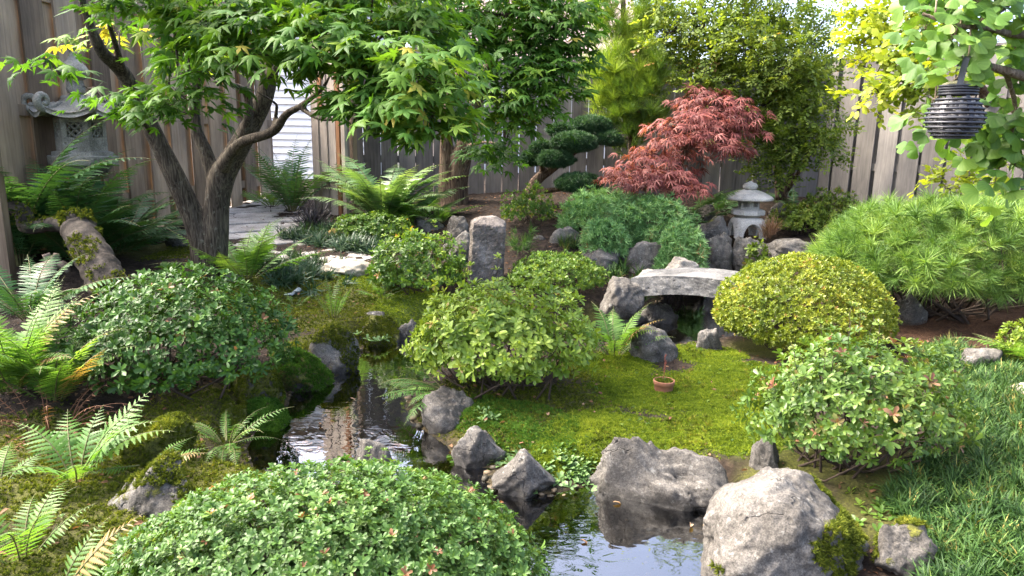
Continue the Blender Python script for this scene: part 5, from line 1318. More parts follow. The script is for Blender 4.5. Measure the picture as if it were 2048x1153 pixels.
SP = 'shrubtree'
tree('deciduous_tree', 'tall loose small-leaved tree filling the fence corner above the red maple',
     [[(1560, 400, 8.75, 9), (1555, 330, 8.75, 8), (1540, 230, 8.7, 7), (1510, 120, 8.6, 5), (1490, 0, 8.5, 4), (1480, -80, 8.5, 3)], [(1565, 400, 8.75, 7), (1590, 320, 8.6, 6), (1610, 230, 8.5, 4), (1620, 120, 8.4, 3)], [(1553, 330, 8.75, 5), (1480, 200, 8.7, 4), (1420, 100, 8.6, 3), (1400, 0, 8.6, 3)], [(1575, 380, 8.7, 5), (1620, 310, 8.3, 3)]],
     [(1400, 60, 70, 60, 8.6, 80), (1350, 110, 50, 40, 8.6, 42, .08), (1480, 40, 80, 60, 8.5, 90), (1440, 130, 80, 46, 8.6, 80), (1540, 110, 80, 60, 8.5, 96, .08), (1590, 190, 60, 50, 8.4, 76, .04), (1560, 40, 80, 60, 8.5, 84), (1640, 50, 60, 60, 8.5, 56, -.06), (1530, 210, 60, 40, 8.5, 60), (1600, 270, 70, 36, 8.2, 76, -.1), (1650, 285, 45, 26, 8.1, 34, -.12), (1560, 300, 55, 36, 8.3, 52, -.14), (1540, 350, 40, 22, 8.3, 24, -.2), (1500, 270, 30, 40, 8.6, 28, -.1), (1620, 150, 50, 50, 8.4, 54, .02), (1480, -60, 170, 60, 8.5, 130), (1330, 40, 44, 50, 8.7, 40, .1), (1620, 225, 50, 30, 8.3, 36, .0), (1420, 160, 70, 40, 8.2, 60, .12), (1350, 60, 60, 60, 8.3, 50, .14), (1470, 90, 80, 50, 8.15, 70, .14), (1570, 140, 70, 60, 8.1, 70, .12)],
     SP, .25, SPRAY_T, 'bark2', 9, dens=2.4, per=4, disc=.10, mode='spray', droop=.05, twigr=.004)
tree('lime_tree', 'lime-yellow leafed branch reaching over the capped fence from beyond it',
     [[(2010, 420, 9.0, 9), (1990, 260, 8.6, 8), (1960, 170, 7.8, 6), (1880, 170, 6.9, 4), (1760, 190, 6.4, 2.5)], [(1980, 220, 8.2, 5), (1900, 90, 7.4, 4), (1780, 60, 6.9, 3)]],
     [(1790, 150, 70, 20, 6.4, 22, -.05), (1740, 185, 36, 16, 6.3, 10, .12), (1830, 175, 60, 22, 6.5, 20, -.15), (1760, 60, 56, 44, 6.8, 34), (1810, 100, 70, 30, 6.6, 32, .05), (1720, 90, 30, 16, 6.8, 9, .12), (1820, 30, 80, 36, 6.7, 30), (1730, 20, 34, 26, 6.9, 14, .05), (1900, 180, 50, 30, 6.6, 14, -.1)],
     'ylime', .24, [spray(8, 71 + s, .30, .72, .45) for s in range(4)], 'bark2', 10, dens=1.7, per=2, disc=.07, mode='spray', droop=.25, twigr=.003)
tree('lime_tree', 'low lime-yellow leafed shrub in front of the fence above the mugo pine', [[(1965, 440, 6.9, 4), (1950, 385, 6.9, 3), (1930, 350, 6.8, 2)], [(1960, 410, 6.9, 3), (1890, 375, 6.8, 2)]],
     [(1930, 355, 44, 22, 6.7, 18), (1890, 378, 40, 14, 6.7, 13), (1960, 330, 30, 22, 6.7, 10), (1985, 370, 40, 24, 6.7, 14), (1960, 385, 60, 14, 6.5, 12, .1)],
     'ylime', .24, [spray(8, 81 + s, .30, .72, .45) for s in range(4)], 'bark2', 11, per=2, disc=.06, mode='spray', droop=.2, twigr=.003)
tree('ginkgo_tree', 'ginkgo with broad fan leaves overhanging the right edge and carrying the pebble lantern',
     [[(2420, 1500, 2.6, 60), (2400, 900, 2.7, 50), (2330, 400, 2.65, 42), (2250, 240, 2.55, 30), (2120, 172, 2.42, 14), (2048, 153, 2.38, 10), (1988, 136, 2.35, 8), (1946, 126, 2.33, 5)],
      [(2250, 240, 2.55, 22), (2140, 60, 2.5, 14), (2040, 70, 2.42, 8), (1975, 57, 2.33, 5), (1938, 54, 2.28, 4.5), (1900, 48, 2.28, 4), (1845, 28, 2.3, 3)],
      [(2140, 60, 2.5, 12), (2060, -10, 2.45, 10), (1993, 22, 2.42, 9), (1962, 46, 2.38, 7)], [(2010, 140, 2.36, 5), (2030, 220, 2.5, 4), (2010, 320, 2.55, 3)], [(1946, 126, 2.33, 4), (1870, 200, 2.5, 2.5)], [(1990, 20, 2.42, 5), (1930, -20, 2.4, 4), (1870, -10, 2.4, 2.5)]],
     [(1870, 20, 70, 30, 2.35, 17), (1950, 5, 60, 22, 2.38, 14), (2010, 30, 44, 40, 2.45, 16), (1910, 75, 52, 26, 2.3, 13), (1890, 125, 46, 24, 2.36, 9), (1975, 85, 40, 22, 2.42, 9, .05), (2030, 95, 30, 40, 2.45, 9), (1850, 60, 30, 20, 2.45, 6), (2025, 215, 34, 40, 2.5, 12, -.08), (2000, 290, 44, 34, 2.55, 14, -.05), (2030, 330, 30, 40, 2.5, 12, -.05), (1990, 365, 24, 20, 2.55, 5, .05), (1855, 250, 22, 22, 2.55, 6, -.02), (1900, 275, 26, 16, 2.6, 5, -.1), (1985, 235, 24, 24, 2.55, 6, -.1), (1870, 185, 26, 20, 2.55, 4, .0), (2080, 120, 60, 120, 2.5, 30), (1960, -70, 120, 40, 2.4, 24)],
     'ginkgo', .053, GINKGO_T, 'bark_gk', 12, dens=2.9, face=(-.15, -.7, .0), per=3, disc=.075, droop=.65, twigr=.0016, up=.6, flat=1.2)

# cloud-pruned tree
def cloud_tree():
    r = rng(31); Y0 = 8.3; base = PY(1068, 372, Y0); base = np.array(base)
    root = thing('cloud_pruned_tree', 'dark cloud-pruned tree of rounded pads on a leaning trunk before the grey fence', 'tree', base)
    tg = Geo()
    for L in ([(1058, 392, Y0, 13), (1075, 360, Y0, 11), (1105, 338, Y0, 8), (1135, 315, Y0, 6.5), (1165, 290, Y0, 5), (1185, 262, Y0, 4)], [(1078, 358, Y0, 9), (1085, 340, Y0, 6), (1078, 312, Y0, 4)], [(1165, 290, Y0, 4), (1205, 282, Y0, 3)], [(1150, 303, Y0, 4), (1125, 270, Y0, 3)], [(1062, 385, Y0, 7), (1110, 380, 8.2, 5), (1150, 372, 8.1, 4)]): limb(tg, L, 6, 9)
    tg.build('trunk', MAT['bark2'], root, True)
    for (cx, cy, rx, ry, Y) in [(1182, 252, 40, 18, 8.3), (1125, 262, 28, 15, 8.25), (1148, 287, 43, 22, 8.05), (1215, 278, 26, 14, 8.2), (1084, 297, 22, 14, 8.2), (1064, 318, 20, 16, 8.2), (1112, 320, 36, 18, 8.0), (1158, 368, 46, 20, 7.9), (1230, 282, 14, 10, 8.25)]:
        c = PY(cx, cy, Y); k = mpp(c); ge = Geo()
        n = int(rx * ry * 1.5); d = unit(r.normal(size=(n, 3))); lp = 1 + .10 * fbm(d * 3 + cx, 3, 3)
        a = np.array([rx, rx * .8, ry]) * k
        d2 = d.copy(); d2[:, 2] = np.where(d2[:, 2] < 0, d2[:, 2] * .7, d2[:, 2])
        P = c + d2 * a * (lp * (1 - .22 * r.random(n) ** 2))[:, None]
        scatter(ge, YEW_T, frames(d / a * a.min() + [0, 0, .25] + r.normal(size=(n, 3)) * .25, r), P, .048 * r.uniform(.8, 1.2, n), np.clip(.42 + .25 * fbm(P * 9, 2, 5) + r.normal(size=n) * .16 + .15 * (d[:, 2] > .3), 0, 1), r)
        ge.build('foliage_pad', MAT['yew'], root)
cloud_tree()

# ---- shrubs
AZ = 'clipped azalea mounds'
shrub('azalea_shrub', 'broad flat clipped azalea of small mid-green leaves at the bottom of the picture', (205, 1108, 926, 1230), 'az_front', .0235, seed=41, depth=.66, layers=4.4, gaps=.12, flat=1.95, centre=.2, lump=.045, group=AZ, Y=1.55, stray=8, low=-.5, stems=50, loose=.1)
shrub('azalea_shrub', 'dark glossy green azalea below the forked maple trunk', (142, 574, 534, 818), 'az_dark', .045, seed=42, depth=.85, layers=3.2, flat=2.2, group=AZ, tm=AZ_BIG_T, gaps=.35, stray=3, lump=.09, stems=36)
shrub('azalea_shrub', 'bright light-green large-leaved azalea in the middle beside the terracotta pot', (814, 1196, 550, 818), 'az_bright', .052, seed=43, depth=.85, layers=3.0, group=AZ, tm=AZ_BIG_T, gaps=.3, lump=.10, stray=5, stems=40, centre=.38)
shrub('azalea_shrub', 'red-flecked pale green azalea above the big grey boulder at the right', (1478, 1930, 650, 1000), 'az_right', .038, seed=44, depth=.8, layers=2.6, group=AZ, tm=AZ_BIG_T, gaps=.55, lump=.13, stray=9, stems=50, centre=.42, shell=.36)
shrub('dome_shrub', 'dense yellow-green clipped dome at the right end of the stone bridge', (1432, 1782, 505, 728), 'yellow', .031, seed=45, depth=.92, tm=BOX_T, layers=4.6, lump=.03, rosk=1.5, shell=.16, flat=2.0, centre=.34, low=-.5)
shrub('azalea_shrub', 'upright fresh green azalea left of the dark stone pillar', (735, 938, 462, 598), 'az_mid', .054, seed=46, depth=.8, layers=3.0, tm=AZ_BIG_T, group=AZ, lump=.10, gaps=.25, flat=2.5, stray=4)
shrub('azalea_shrub', 'low light-green clipped mound right of the dark stone pillar', (1012, 1216, 500, 606), 'mound', .042, seed=47, depth=.9, tm=BOX_T, layers=3.4, group=AZ, lump=.05, rosk=1.5)
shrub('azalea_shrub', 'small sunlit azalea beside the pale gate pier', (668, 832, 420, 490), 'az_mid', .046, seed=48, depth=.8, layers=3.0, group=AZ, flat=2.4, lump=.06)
shrub('dome_shrub', 'double-lobed clipped shrub right of the small round-roofed lantern', (1535, 1668, 402, 476), 'backdome', .052, seed=49, depth=.8, tm=BOX_T, layers=3.2, lump=.07)
shrub('dome_shrub', 'taller clipped shrub against the grey fence behind the double-lobed one', (1598, 1722, 374, 462), 'backdome', .052, seed=50, depth=.8, tm=BOX_T, layers=3.0, lump=.06, Y=7.9)
shrub('azalea_shrub', 'loose fine-leaved shrub between the second maple and the juniper', (1000, 1118, 365, 470), 'mound', .052, seed=51, depth=.8, tm=BOX_T, layers=2.0, lump=.16, gaps=.5, tm_=0) if False else shrub('azalea_shrub', 'loose fine-leaved shrub between the second maple and the juniper', (1000, 1118, 365, 462), 'az_mid', .050, seed=51, depth=.8, tm=BOX_T, layers=2.2, lump=.16, gaps=.45)
shrub('mugo_pine', 'large sprawling mugo pine of long green needles at the right by the fence', (1630, 2180, 380, 668), 'mugo', .125, seed=52, depth=.72, tm=MUGO_T, layers=4.2, lump=.10, cat='pine shrub', rosk=1.15, up=.45, centre=.45, low=-.42, shell=.2, stems=70, gaps=.15)
for i, (bx, lb) in enumerate([((1112, 1300, 376, 468), 'blue-green spreading juniper below the red maple, its left upper cushion'), ((1240, 1392, 388, 500), 'blue-green juniper cushion hanging over the rocks, the middle one of the bank'), ((1160, 1262, 432, 505), 'small blue-green juniper cushion hanging lowest at the left over a grey rock'), ((1306, 1418, 448, 538), 'blue-green juniper cushion nearest the cream stone and the bridge')]):
    shrub('juniper_shrub', lb, bx, 'juniper', .072, seed=60 + i, depth=.8, tm=JUN_T, layers=3.6, lump=.17, lumpf=3.2, cat='juniper', group='juniper cushions on the rock bank', rosk=1.0, up=.35, centre=.4, low=-.7, shell=.2, Y=[7.2, 7.05, 6.75, 6.5][i], stems=14)
shrub('leafy_plant', 'small yellow-green leafy plant growing between the rocks under the small lantern', (1488, 1542, 470, 532), 'backdome', .07, seed=70, depth=.7, layers=1.6, cat='plant', lump=.15, gaps=.2, stems=8, Y=7.0)
shrub('azalea_shrub', 'small rounded clipped shrub cut by the right edge of the picture', (1990, 2110, 632, 745), 'backdome', .040, seed=71, depth=.8, tm=BOX_T, layers=3.0, group=AZ)
shrub('grassy_shrub', 'fine wispy green shrub behind the right side of the dark stone pillar', (1006, 1078, 448, 520), 'fern_mid', .14, seed=72, depth=.7, tm=GRASS_T, layers=1.2, cat='shrub', rosk=1.2, stems=6, up=.8)

# ---- stone ornaments
build_small_lantern(); build_tall_lantern(); build_hanging_lantern(); build_pillar(); build_pot()

# ---- rocks
RK = 'rocks along the pond and stream'
R_ = [
 # label, (x0,y0,x1,y1), kw
 ('large pale pitted boulder with a brown moss patch at the bottom right of the pond', (1405, 938, 1735, 1165), dict(depth=.75, moss=.03, seed=3, sub=6, cuts=8, lo=.75, Y=1.95, sink=.3, tufts=1500, rough=.10, pw=3.2, prof=[(-1, .45), (-.6, .85), (-.1, 1), (.5, .92), (1, .5)], patch=[(1675, 1085, 80, .62), (1650, 955, 60, .5), (1440, 1130, 30, .4), (1730, 1000, 40, .5)])),
 ('long pale grey rock sloping down to the pond in front of the yellow moss', (1165, 838, 1482, 1012), dict(depth=.34, moss=.03, seed=44, sub=6, zs=.85, shear=.14, turn=-24, cuts=6, lo=.8, rough=.15, sink=.7, pw=5.0, prof=[(-1, .72), (-.8, .98), (-.55, 1.05), (-.3, 1.0), (-.05, .8), (.3, .84), (.6, .8), (.85, .6), (1, .35)], patch=[(1230, 900, 20, .35), (1420, 985, 22, .4)])),
 ('pointed pale triangular rock standing in the water left of the long rock', (982, 893, 1112, 996), dict(depth=.65, seed=12, sub=5, cuts=10, lo=.6, sink=.3, prof=[(-1, .25), (-.5, .6), (-.15, .95), (.05, .95), (.4, .65), (1, .2)])),
 ('rounded grey rock at the water left of the pointed one', (902, 843, 1012, 936), dict(depth=.65, sink=.3, moss=.12, seed=13, sub=5, cuts=8, prof=[(-1, .75), (-.3, .85), (.2, 1.0), (1, .75)])),
 ('dark grey rock under the drooping pond-side fern', (842, 778, 950, 860), dict(depth=.8, moss=.15, seed=14, sub=5, mat='rock_dark')),
 ('grey rock rising from the pond just behind the front azalea', (698, 872, 795, 945), dict(depth=.8, moss=.2, seed=15, sub=5, Y=3.0)),
 ('smooth grey rock at the edge of the yellow moss by the fern and the stream', (1255, 645, 1370, 724), dict(depth=.8, moss=.05, seed=16, sub=5, cuts=10, lo=.66, rough=.13, prof=[(-1, .8), (-.4, 1.05), (.2, .95), (1, .35)])),
 ('small upright grey stone between the stream and the yellow dome', (1390, 654, 1445, 706), dict(depth=.7, moss=.1, seed=17, sub=5)),
 ('small broken stone in the stream in front of the bridge shadow', (1280, 608, 1356, 648), dict(depth=.7, moss=.15, seed=18, sub=5, cuts=12)),
 ('tall dark grey rock holding up the left end of the stone bridge', (1200, 553, 1288, 624), dict(depth=.9, moss=.05, seed=19, sub=5, mat='rock_dark', cuts=8, sink=.2, Y=5.45)),
 ('flat grey stone at the foot of the bridge rock', (1205, 622, 1295, 652), dict(depth=.8, moss=.1, seed=20, sub=5)),
 ('cream coloured stone behind the middle of the bridge', (1318, 514, 1400, 560), dict(depth=.7, seed=21, sub=5, mat='rock_cream', Y=6.15)),
 ('small cream stone behind the left end of the bridge', (1275, 538, 1325, 562), dict(depth=.7, seed=22, sub=5, mat='rock_cream', Y=6.05)),
 ('dark round rock under the juniper above the bridge', (1238, 482, 1325, 548), dict(depth=.8, moss=.12, seed=23, sub=5, mat='rock_dark', Y=6.7)),
 ('flat-topped grey rock below the lowest juniper cushion', (1160, 496, 1242, 538), dict(depth=.8, moss=.05, seed=24, sub=5, Y=6.6)),
 ('pale grey rock left of the juniper bank', (1092, 452, 1170, 502), dict(depth=.8, moss=.1, seed=25, sub=5, Y=7.05)),
 ('small round grey rock behind the wispy green shrub', (1062, 470, 1098, 500), dict(depth=.8, moss=.1, seed=26, sub=5, Y=7.2)),
 ('big mossy rock at the left foot of the small stone lantern', (1385, 430, 1458, 486), dict(depth=.8, moss=.15, cap=.45, seed=27, sub=5, Y=7.6)),
 ('wet dark mossy rock beside the stream below the small stone lantern', (1405, 463, 1462, 532), dict(depth=.8, moss=.35, seed=28, sub=5, mat='rock_dark', Y=7.2)),
 ('leaning grey rock with a mossy foot in front of the small stone lantern', (1455, 472, 1535, 534), dict(depth=.8, moss=.3, seed=29, sub=5, Y=7.15)),
 ('long low grey stone under the double-lobed shrub', (1530, 476, 1665, 520), dict(depth=.5, moss=.18, seed=30, sub=5, Y=6.95)),
 ('round grey rock behind the right side of the small lantern', (1528, 404, 1598, 452), dict(depth=.8, moss=.05, seed=31, sub=5, Y=8.4)),
 ('small dark rock behind the mossy lantern rock', (1392, 404, 1432, 440), dict(depth=.8, moss=.1, seed=32, sub=5, Y=8.3, mat='rock_dark')),
 ('blocky mossy rock at the far shore below the left moss lawn', (605, 650, 718, 742), dict(depth=.8, moss=.40, cap=.2, seed=33, sub=5, cuts=10, tufts=1300, prof=[(-1, .7), (-.2, 1), (.6, .95), (1, .6)])),
 ('broad moss-covered rock sloping into the pond beside the dark azalea', (545, 688, 665, 786), dict(depth=.9, moss=.7, rough=.22, seed=34, sub=5, tufts=2600, tuftmat='moss_green', prof=[(-1, 1.1), (0, .85), (.6, .5), (1, .2)])),
 ('mossy bank stone overhung by small white-leaved herbs at the far shore', (700, 632, 802, 692), dict(depth=.8, moss=.6, seed=35, sub=5, tufts=1500)),
 ('flat bare grey stone lying in the left moss lawn', (712, 622, 775, 644), dict(depth=.9, moss=.0, seed=36, sub=5)),
 ('grey stone at the shore left of the bright middle azalea', (792, 638, 838, 682), dict(depth=.8, moss=.05, seed=37, sub=5)),
 ('brownish mossy rock below the right end of the dark azalea', (440, 735, 572, 835), dict(depth=.8, moss=.65, seed=38, sub=5, tufts=2200)),
 ('rounded moss-topped rock at the left waterline', (345, 808, 500, 915), dict(depth=.8, moss=.72, seed=39, sub=5, tufts=2000, Y=3.3)),
 ('slanting rock streaked with brown moss left of the front azalea', (212, 922, 400, 1040), dict(depth=.7, moss=.42, seed=40, sub=5, tilt=-22, tufts=900)),
 ('mossy hump with a bare grey face behind the slanting rock', (245, 838, 378, 930), dict(depth=.8, moss=.75, seed=41, sub=5, tufts=1600)),
 ('bright green moss cushion on a low stone at the left waterline', (488, 785, 580, 862), dict(depth=1.0, moss=.9, rough=.22, seed=61, sub=5, tufts=3000, tuftmat='moss_green', sink=.5, prof=[(-1, .9), (0, .8), (1, .5)])),
 ('small grey stone half under moss left of the pond', (232, 866, 318, 900), dict(depth=.8, moss=.1, seed=42, sub=5)),
 ('small mottled rock with moss at the lower right corner by the blade grass', (1748, 1048, 1862, 1165), dict(depth=.8, moss=.35, seed=43, sub=5, Y=1.98, sink=.1, tufts=500)),
 ('pale sunlit flat-sided rock at the end of the paved path', (630, 515, 745, 552), dict(depth=.9, seed=45, sub=5, mat='rock_cream', sink=.5)),
 ('small grey stone under the red-flecked azalea by the moss', (1502, 872, 1562, 940), dict(depth=.8, moss=.3, seed=46, sub=5)),
 ('flat grey stone with a moss patch at the right edge of the blade grass', (1905, 690, 2005, 748), dict(depth=.8, cap=.35, seed=47, sub=5, tufts=300, sink=.4)),
 ('pale weathered stone at the right edge under the ginkgo leaf', (2018, 760, 2095, 812), dict(depth=.8, seed=48, sub=5, mat='rock_cream')),
 ('dark stone at the bottom left corner', (-45, 1110, 38, 1180), dict(depth=.8, seed=49, sub=5, mat='rock_dark', Y=1.95)),
 ('flat grey paving stone under the bottom left fern', (20, 1070, 122, 1108), dict(depth=.9, moss=.1, seed=50, sub=5)),
 ('dark boulder in the row behind the small sunlit azalea', (890, 432, 942, 478), dict(depth=.8, moss=.15, seed=51, sub=5, mat='rock_dark')),
 ('mossy rock at the foot of the brown twin trunk', (820, 432, 888, 466), dict(depth=.8, moss=.35, seed=52, sub=5, mat='rock_dark')),
 ('grey stone partly hidden behind the left of the dark pillar', (880, 462, 944, 510), dict(depth=.8, moss=.15, seed=53, sub=5, Y=6.6)),
 ('ochre stone set in the dark blade grass by the path', (648, 456, 690, 486), dict(depth=.7, seed=54, sub=5, mat='rock_yel', sink=.5)),
 ('pale stone behind the trunk of the big maple at the left', (285, 464, 330, 490), dict(depth=.8, moss=.05, seed=55, sub=5)),
 ('flat grey stone left of the big maple trunk', (330, 462, 378, 496), dict(depth=.8, moss=.15, seed=56, sub=5)),
 ('grey stone at the right foot of the big maple trunk', (448, 535, 492, 568), dict(depth=.8, moss=.1, seed=57, sub=5, mat='rock_dark')),
 ('grey block of stone behind the right flank of the yellow dome', (1785, 590, 1850, 650), dict(depth=.8, moss=.05, seed=58, sub=5, mat='rock_dark')),
]
for lb, bx, kw in R_: rock('rock', lb, bx, group=RK, **kw)

# ---- dead wood at the left
def log(name, label, pts, mat, seed, mossy=0, cat='log', stub=()):
    r = rng(seed); ge = Geo(); P = np.array([[*PY(x, y, Y), rp * mpp(PY(x, y, Y))] for x, y, Y, rp in pts]); S = smooth_path(P, 9)
    ge.tube(S[:, :3], S[:, 3] * .85 * (1 + .03 * r.normal(size=len(S))), 18)
    for L in stub: limb(ge, L, 6, 10)
    v = np.concatenate(ge.v); ax = S[:, :3]; near = ax[np.argmin(np.linalg.norm(v[:, None] - ax[None], axis=2), 1)]; dn = unit(v - near)
    ge.v = [v + dn * (.022 * fbm(v * 5, 3, seed) * .4 + .006 * fbm(v * 34, 2, seed))[:, None]]
    ge.t = [np.concatenate(ge.t)]; ge.l = [np.concatenate(ge.l)]
    o = ge.build(name, MAT[mat], None, True); b = P[len(P) // 2, :3]; o.data.transform(Matrix.Translation(-Vector(b))); o.location = b; WLOC[o.name] = b
    tag(o, label, cat)
    if mossy:
        m = dn[:, 2] > .15; idx = np.where(m & (fbm(v * 6, 3, 2) > -.1))[0]; k = r.choice(idx, mossy); n = mossy
        Pm = ge.v[0][k] + r.normal(size=(n, 3)) * .012
        mg = Geo(); scatter(mg, MOSS_T, frames(dn[k] + r.normal(size=(n, 3)) * .4, r), Pm, r.uniform(.014, .026, n), np.clip(.45 + r.normal(size=n) * .2, 0, 1), r); mg.build('moss', MAT['moss_dark'], o)
    return o
log('mossy_log', 'thick moss-covered log slanting down behind the dark azalea', [(148, 436, 5.1, 30), (155, 460, 5.05, 36), (178, 500, 4.9, 40), (205, 545, 4.75, 44), (225, 590, 4.65, 46)], 'deadwood', 3, 1500)
log('dead_branch', 'gnarled mossy branch lying across from the left edge to the log', [(5, 408, 5.2, 14), (45, 425, 5.15, 18), (55, 455, 5.1, 17), (100, 450, 5.1, 16), (150, 452, 5.1, 15)], 'deadwood', 4, 350, 'branch')
log('driftwood_stump', 'pale broken driftwood stump in the dark hollow at the left edge', [(112, 508, 4.75, 9), (108, 525, 4.75, 13), (98, 545, 4.7, 16), (88, 575, 4.65, 17)], 'driftwood', 5, 0, 'driftwood', ([(100, 528, 4.75, 8), (72, 538, 4.72, 8), (48, 556, 4.68, 4)], [(110, 535, 4.75, 7), (128, 530, 4.75, 8), (135, 545, 4.75, 5)], [(98, 520, 4.78, 7), (92, 508, 4.78, 7)]))

# ---- ferns
G_ = gpt
def at(px, py, dz=0.0): p = G_(px, py).copy(); p[2] += dz; return p
F_ = [
 ('bright lady fern with brown stems at the left edge, the upper of the group', at(25, 790), .64, 28, 'fern_bright', dict(seed=1, e0=(52, 88), e1=(-25, 40), tm=PIN_FINE, pairs=24, pl=.2)),
 ('bright lady fern whose fronds lean over the dark azalea', at(110, 805), .60, 24, 'fern_bright', dict(seed=31, e0=(48, 88), e1=(-20, 40), tm=PIN_FINE, pairs=24, pl=.2)),
 ('low bright fern in front of the left lady fern', at(-10, 975), .28, 6, 'fern_bright', dict(seed=2, e0=(40, 70), tm=PIN_FINE, pairs=20)),
 ('mid green fern reaching over the moss left of the front pond', at(150, 955), .42, 11, 'fern_mid', dict(seed=3, e0=(35, 80), e1=(-15, 30), tm=PIN_MED, pairs=16, pl=.26, az=[60, 20, 95, -30, 120, 40, 150, 75, -70, 180, 10])),
 ('small bright fern in the bottom left corner', at(40, 1120), .34, 9, 'fern_bright', dict(seed=4, e0=(45, 80), tm=PIN_FINE, pairs=18)),
 ('bright arching fern frond at the bottom left beside the front azalea', at(95, 1200), .32, 3, 'fern_bright', dict(seed=5, e0=(45, 65), e1=(10, 30), tm=PIN_FINE, pairs=16, pl=.24, az=[50, 25, 70])),
 ('large dark sword fern under the tall aged lantern', at(160, 528), 1.15, 34, 'fern_dark', dict(seed=6, shape='sword', e0=(40, 86), pl=.15, pairs=30, tm=PIN_MED)),
 ('dark sword fern at the left edge below the fence', at(40, 535), 1.45, 32, 'fern_dark', dict(seed=7, shape='sword', e0=(40, 85), pl=.15, pairs=30, tm=PIN_MED)),
 ('dark sword fern between the log and the fence foot', at(235, 512), 1.05, 26, 'fern_dark', dict(seed=8, shape='sword', e0=(25, 75), pl=.16, pairs=28, tm=PIN_MED)),
 ('small dark fern behind the mossy log', at(225, 500), .55, 14, 'fern_dark', dict(seed=9, shape='sword', e0=(15, 60), pl=.18, pairs=22, tm=PIN_MED)),
 ('green fern right of the big maple trunk', at(495, 560), .74, 16, 'fern_mid', dict(seed=10, e0=(25, 78), e1=(-15, 30), pairs=24, tm=PIN_MED)),
 ('tall dark fern against the white house wall', at(585, 425), 1.15, 20, 'fern_dark', dict(seed=11, shape='sword', e0=(45, 86), e1=(-10, 40), pl=.14, pairs=28, tm=PIN_SIMPLE, tint=.65)),
 ('small bright fern at the foot of the white house wall', at(545, 415), .55, 14, 'fern_bright', dict(seed=12, e0=(30, 75), tm=PIN_SIMPLE, pairs=20)),
 ('big glossy pale sunlit fern between the gate pier and the brown trunk', at(768, 450), 1.12, 34, 'fern_sun', dict(seed=13, shape='sword', e0=(30, 84), e1=(-25, 20), pl=.17, pairs=28, tm=PIN_MED)),
 ('smaller glossy fern right of the sunlit one by the brown trunk', at(835, 450), .80, 14, 'fern_mid', dict(seed=14, e0=(25, 75), pairs=24, tm=PIN_MED)),
 ('bright green fern beside the smooth stream rock', at(1228, 712), .50, 15, 'fern_bright', dict(seed=15, e0=(40, 84), e1=(-20, 25), pairs=22, tm=PIN_MED)),
 ('dark fern below the red maple left of the small lantern', at(1385, 455), .62, 16, 'fern_dark', dict(seed=16, shape='sword', e0=(15, 70), pairs=22, pl=.2, tm=PIN_SIMPLE, tint=.7)),
 ('broad pale fern frond spreading left of the small lantern roof', np.array([*PY(1385, 418, 7.95)]), .55, 5, 'fern_bright', dict(seed=17, e0=(30, 50), e1=(-20, 10), pairs=20, pl=.3, tm=PIN_MED, az=[80, 100, 60, 115, 45])),
 ('dark wiry fern drooping over the pond under the bright middle azalea', at(895, 800, .06), .36, 12, 'fern_mid', dict(seed=18, e0=(0, 40), e1=(-55, -10), shape='sword', pairs=24, pl=.16, tm=PIN_SIMPLE, tint=.15, az=[-90, -70, -110, -55, -130, -80, -100, -150, -40, -120, -95, -65])),
 ('tiny upright fern on the mossy rock of the far shore', at(668, 668, .13), .30, 10, 'fern_mid', dict(seed=19, e0=(55, 86), e1=(30, 60), pairs=18, pl=.13, shape='sword', tm=PIN_SIMPLE)),
 ('bright fern cut by the right edge above the blade grass', at(2062, 740), .46, 11, 'fern_bright', dict(seed=20, e0=(15, 65), e1=(-30, 10), pairs=20, pl=.22, tm=PIN_FINE, az=[-90, -110, -60, -80, -130, -45, 0, 90, 180, -100, -70])),
 ('small fern on the far shore bank below the upright azalea', at(765, 596), .28, 8, 'fern_mid', dict(seed=21, e0=(30, 75), pairs=16, tm=PIN_SIMPLE)),
 ('tiny fern in the middle of the left moss lawn', at(590, 612), .20, 7, 'fern_bright', dict(seed=22, e0=(20, 70), pairs=14, tm=PIN_SIMPLE)),
 ('small fern in front of the brown twin trunk', at(880, 448), .42, 10, 'fern_bright', dict(seed=23, e0=(40, 80), pairs=18, tm=PIN_SIMPLE)),
 ('short fern frond poking from the top of the front azalea', np.array([*PY(905, 1030, 2.05)]) - [0, 0, .02], .17, 2, 'fern_bright', dict(seed=24, e0=(20, 35), e1=(-35, -10), pairs=14, pl=.3, tm=PIN_MED, az=[-75, 30])),
 ('dark fern low at the fence foot behind the double-lobed shrub', at(1590, 425), .5, 10, 'fern_dark', dict(seed=25, shape='sword', e0=(20, 70), pairs=20, tm=PIN_SIMPLE, tint=.7)),
 ('delicate green maidenhair fern at the left waterline', at(455, 905, .05), .30, 18, 'fern_mid', dict(seed=26, e0=(10, 70), e1=(-45, 0), pairs=18, pl=.12, shape='sword', tm=PIN_SIMPLE, tint=.35)),
 ('fallen-over fern fronds lying on the slanting mossy rock', at(300, 960, .08), .26, 4, 'fern_bright', dict(seed=27, e0=(5, 30), e1=(-5, 15), pairs=16, pl=.2, tm=PIN_MED, az=[60, 75, -120, 20])),
 ('dark fern in the shade between the red maple and the small lantern', at(1430, 425), .6, 14, 'fern_dark', dict(seed=29, shape='sword', e0=(20, 75), pairs=20, tm=PIN_SIMPLE, tint=.6)),
 ('dark fern added to deepen the shade of the hollow behind the bright lady fern', at(60, 640), .7, 16, 'fern_dark', dict(seed=30, shape='sword', e0=(30, 80), pairs=24, pl=.17, tm=PIN_SIMPLE, tint=.4)),  # added fern darkens the hollow in place of tree shade
 ('dark fern at the foot of the fence left of the big maple trunk', at(320, 455), .55, 14, 'fern_dark', dict(seed=28, shape='sword', e0=(10, 60), pairs=22, pl=.18, tm=PIN_SIMPLE)),
]
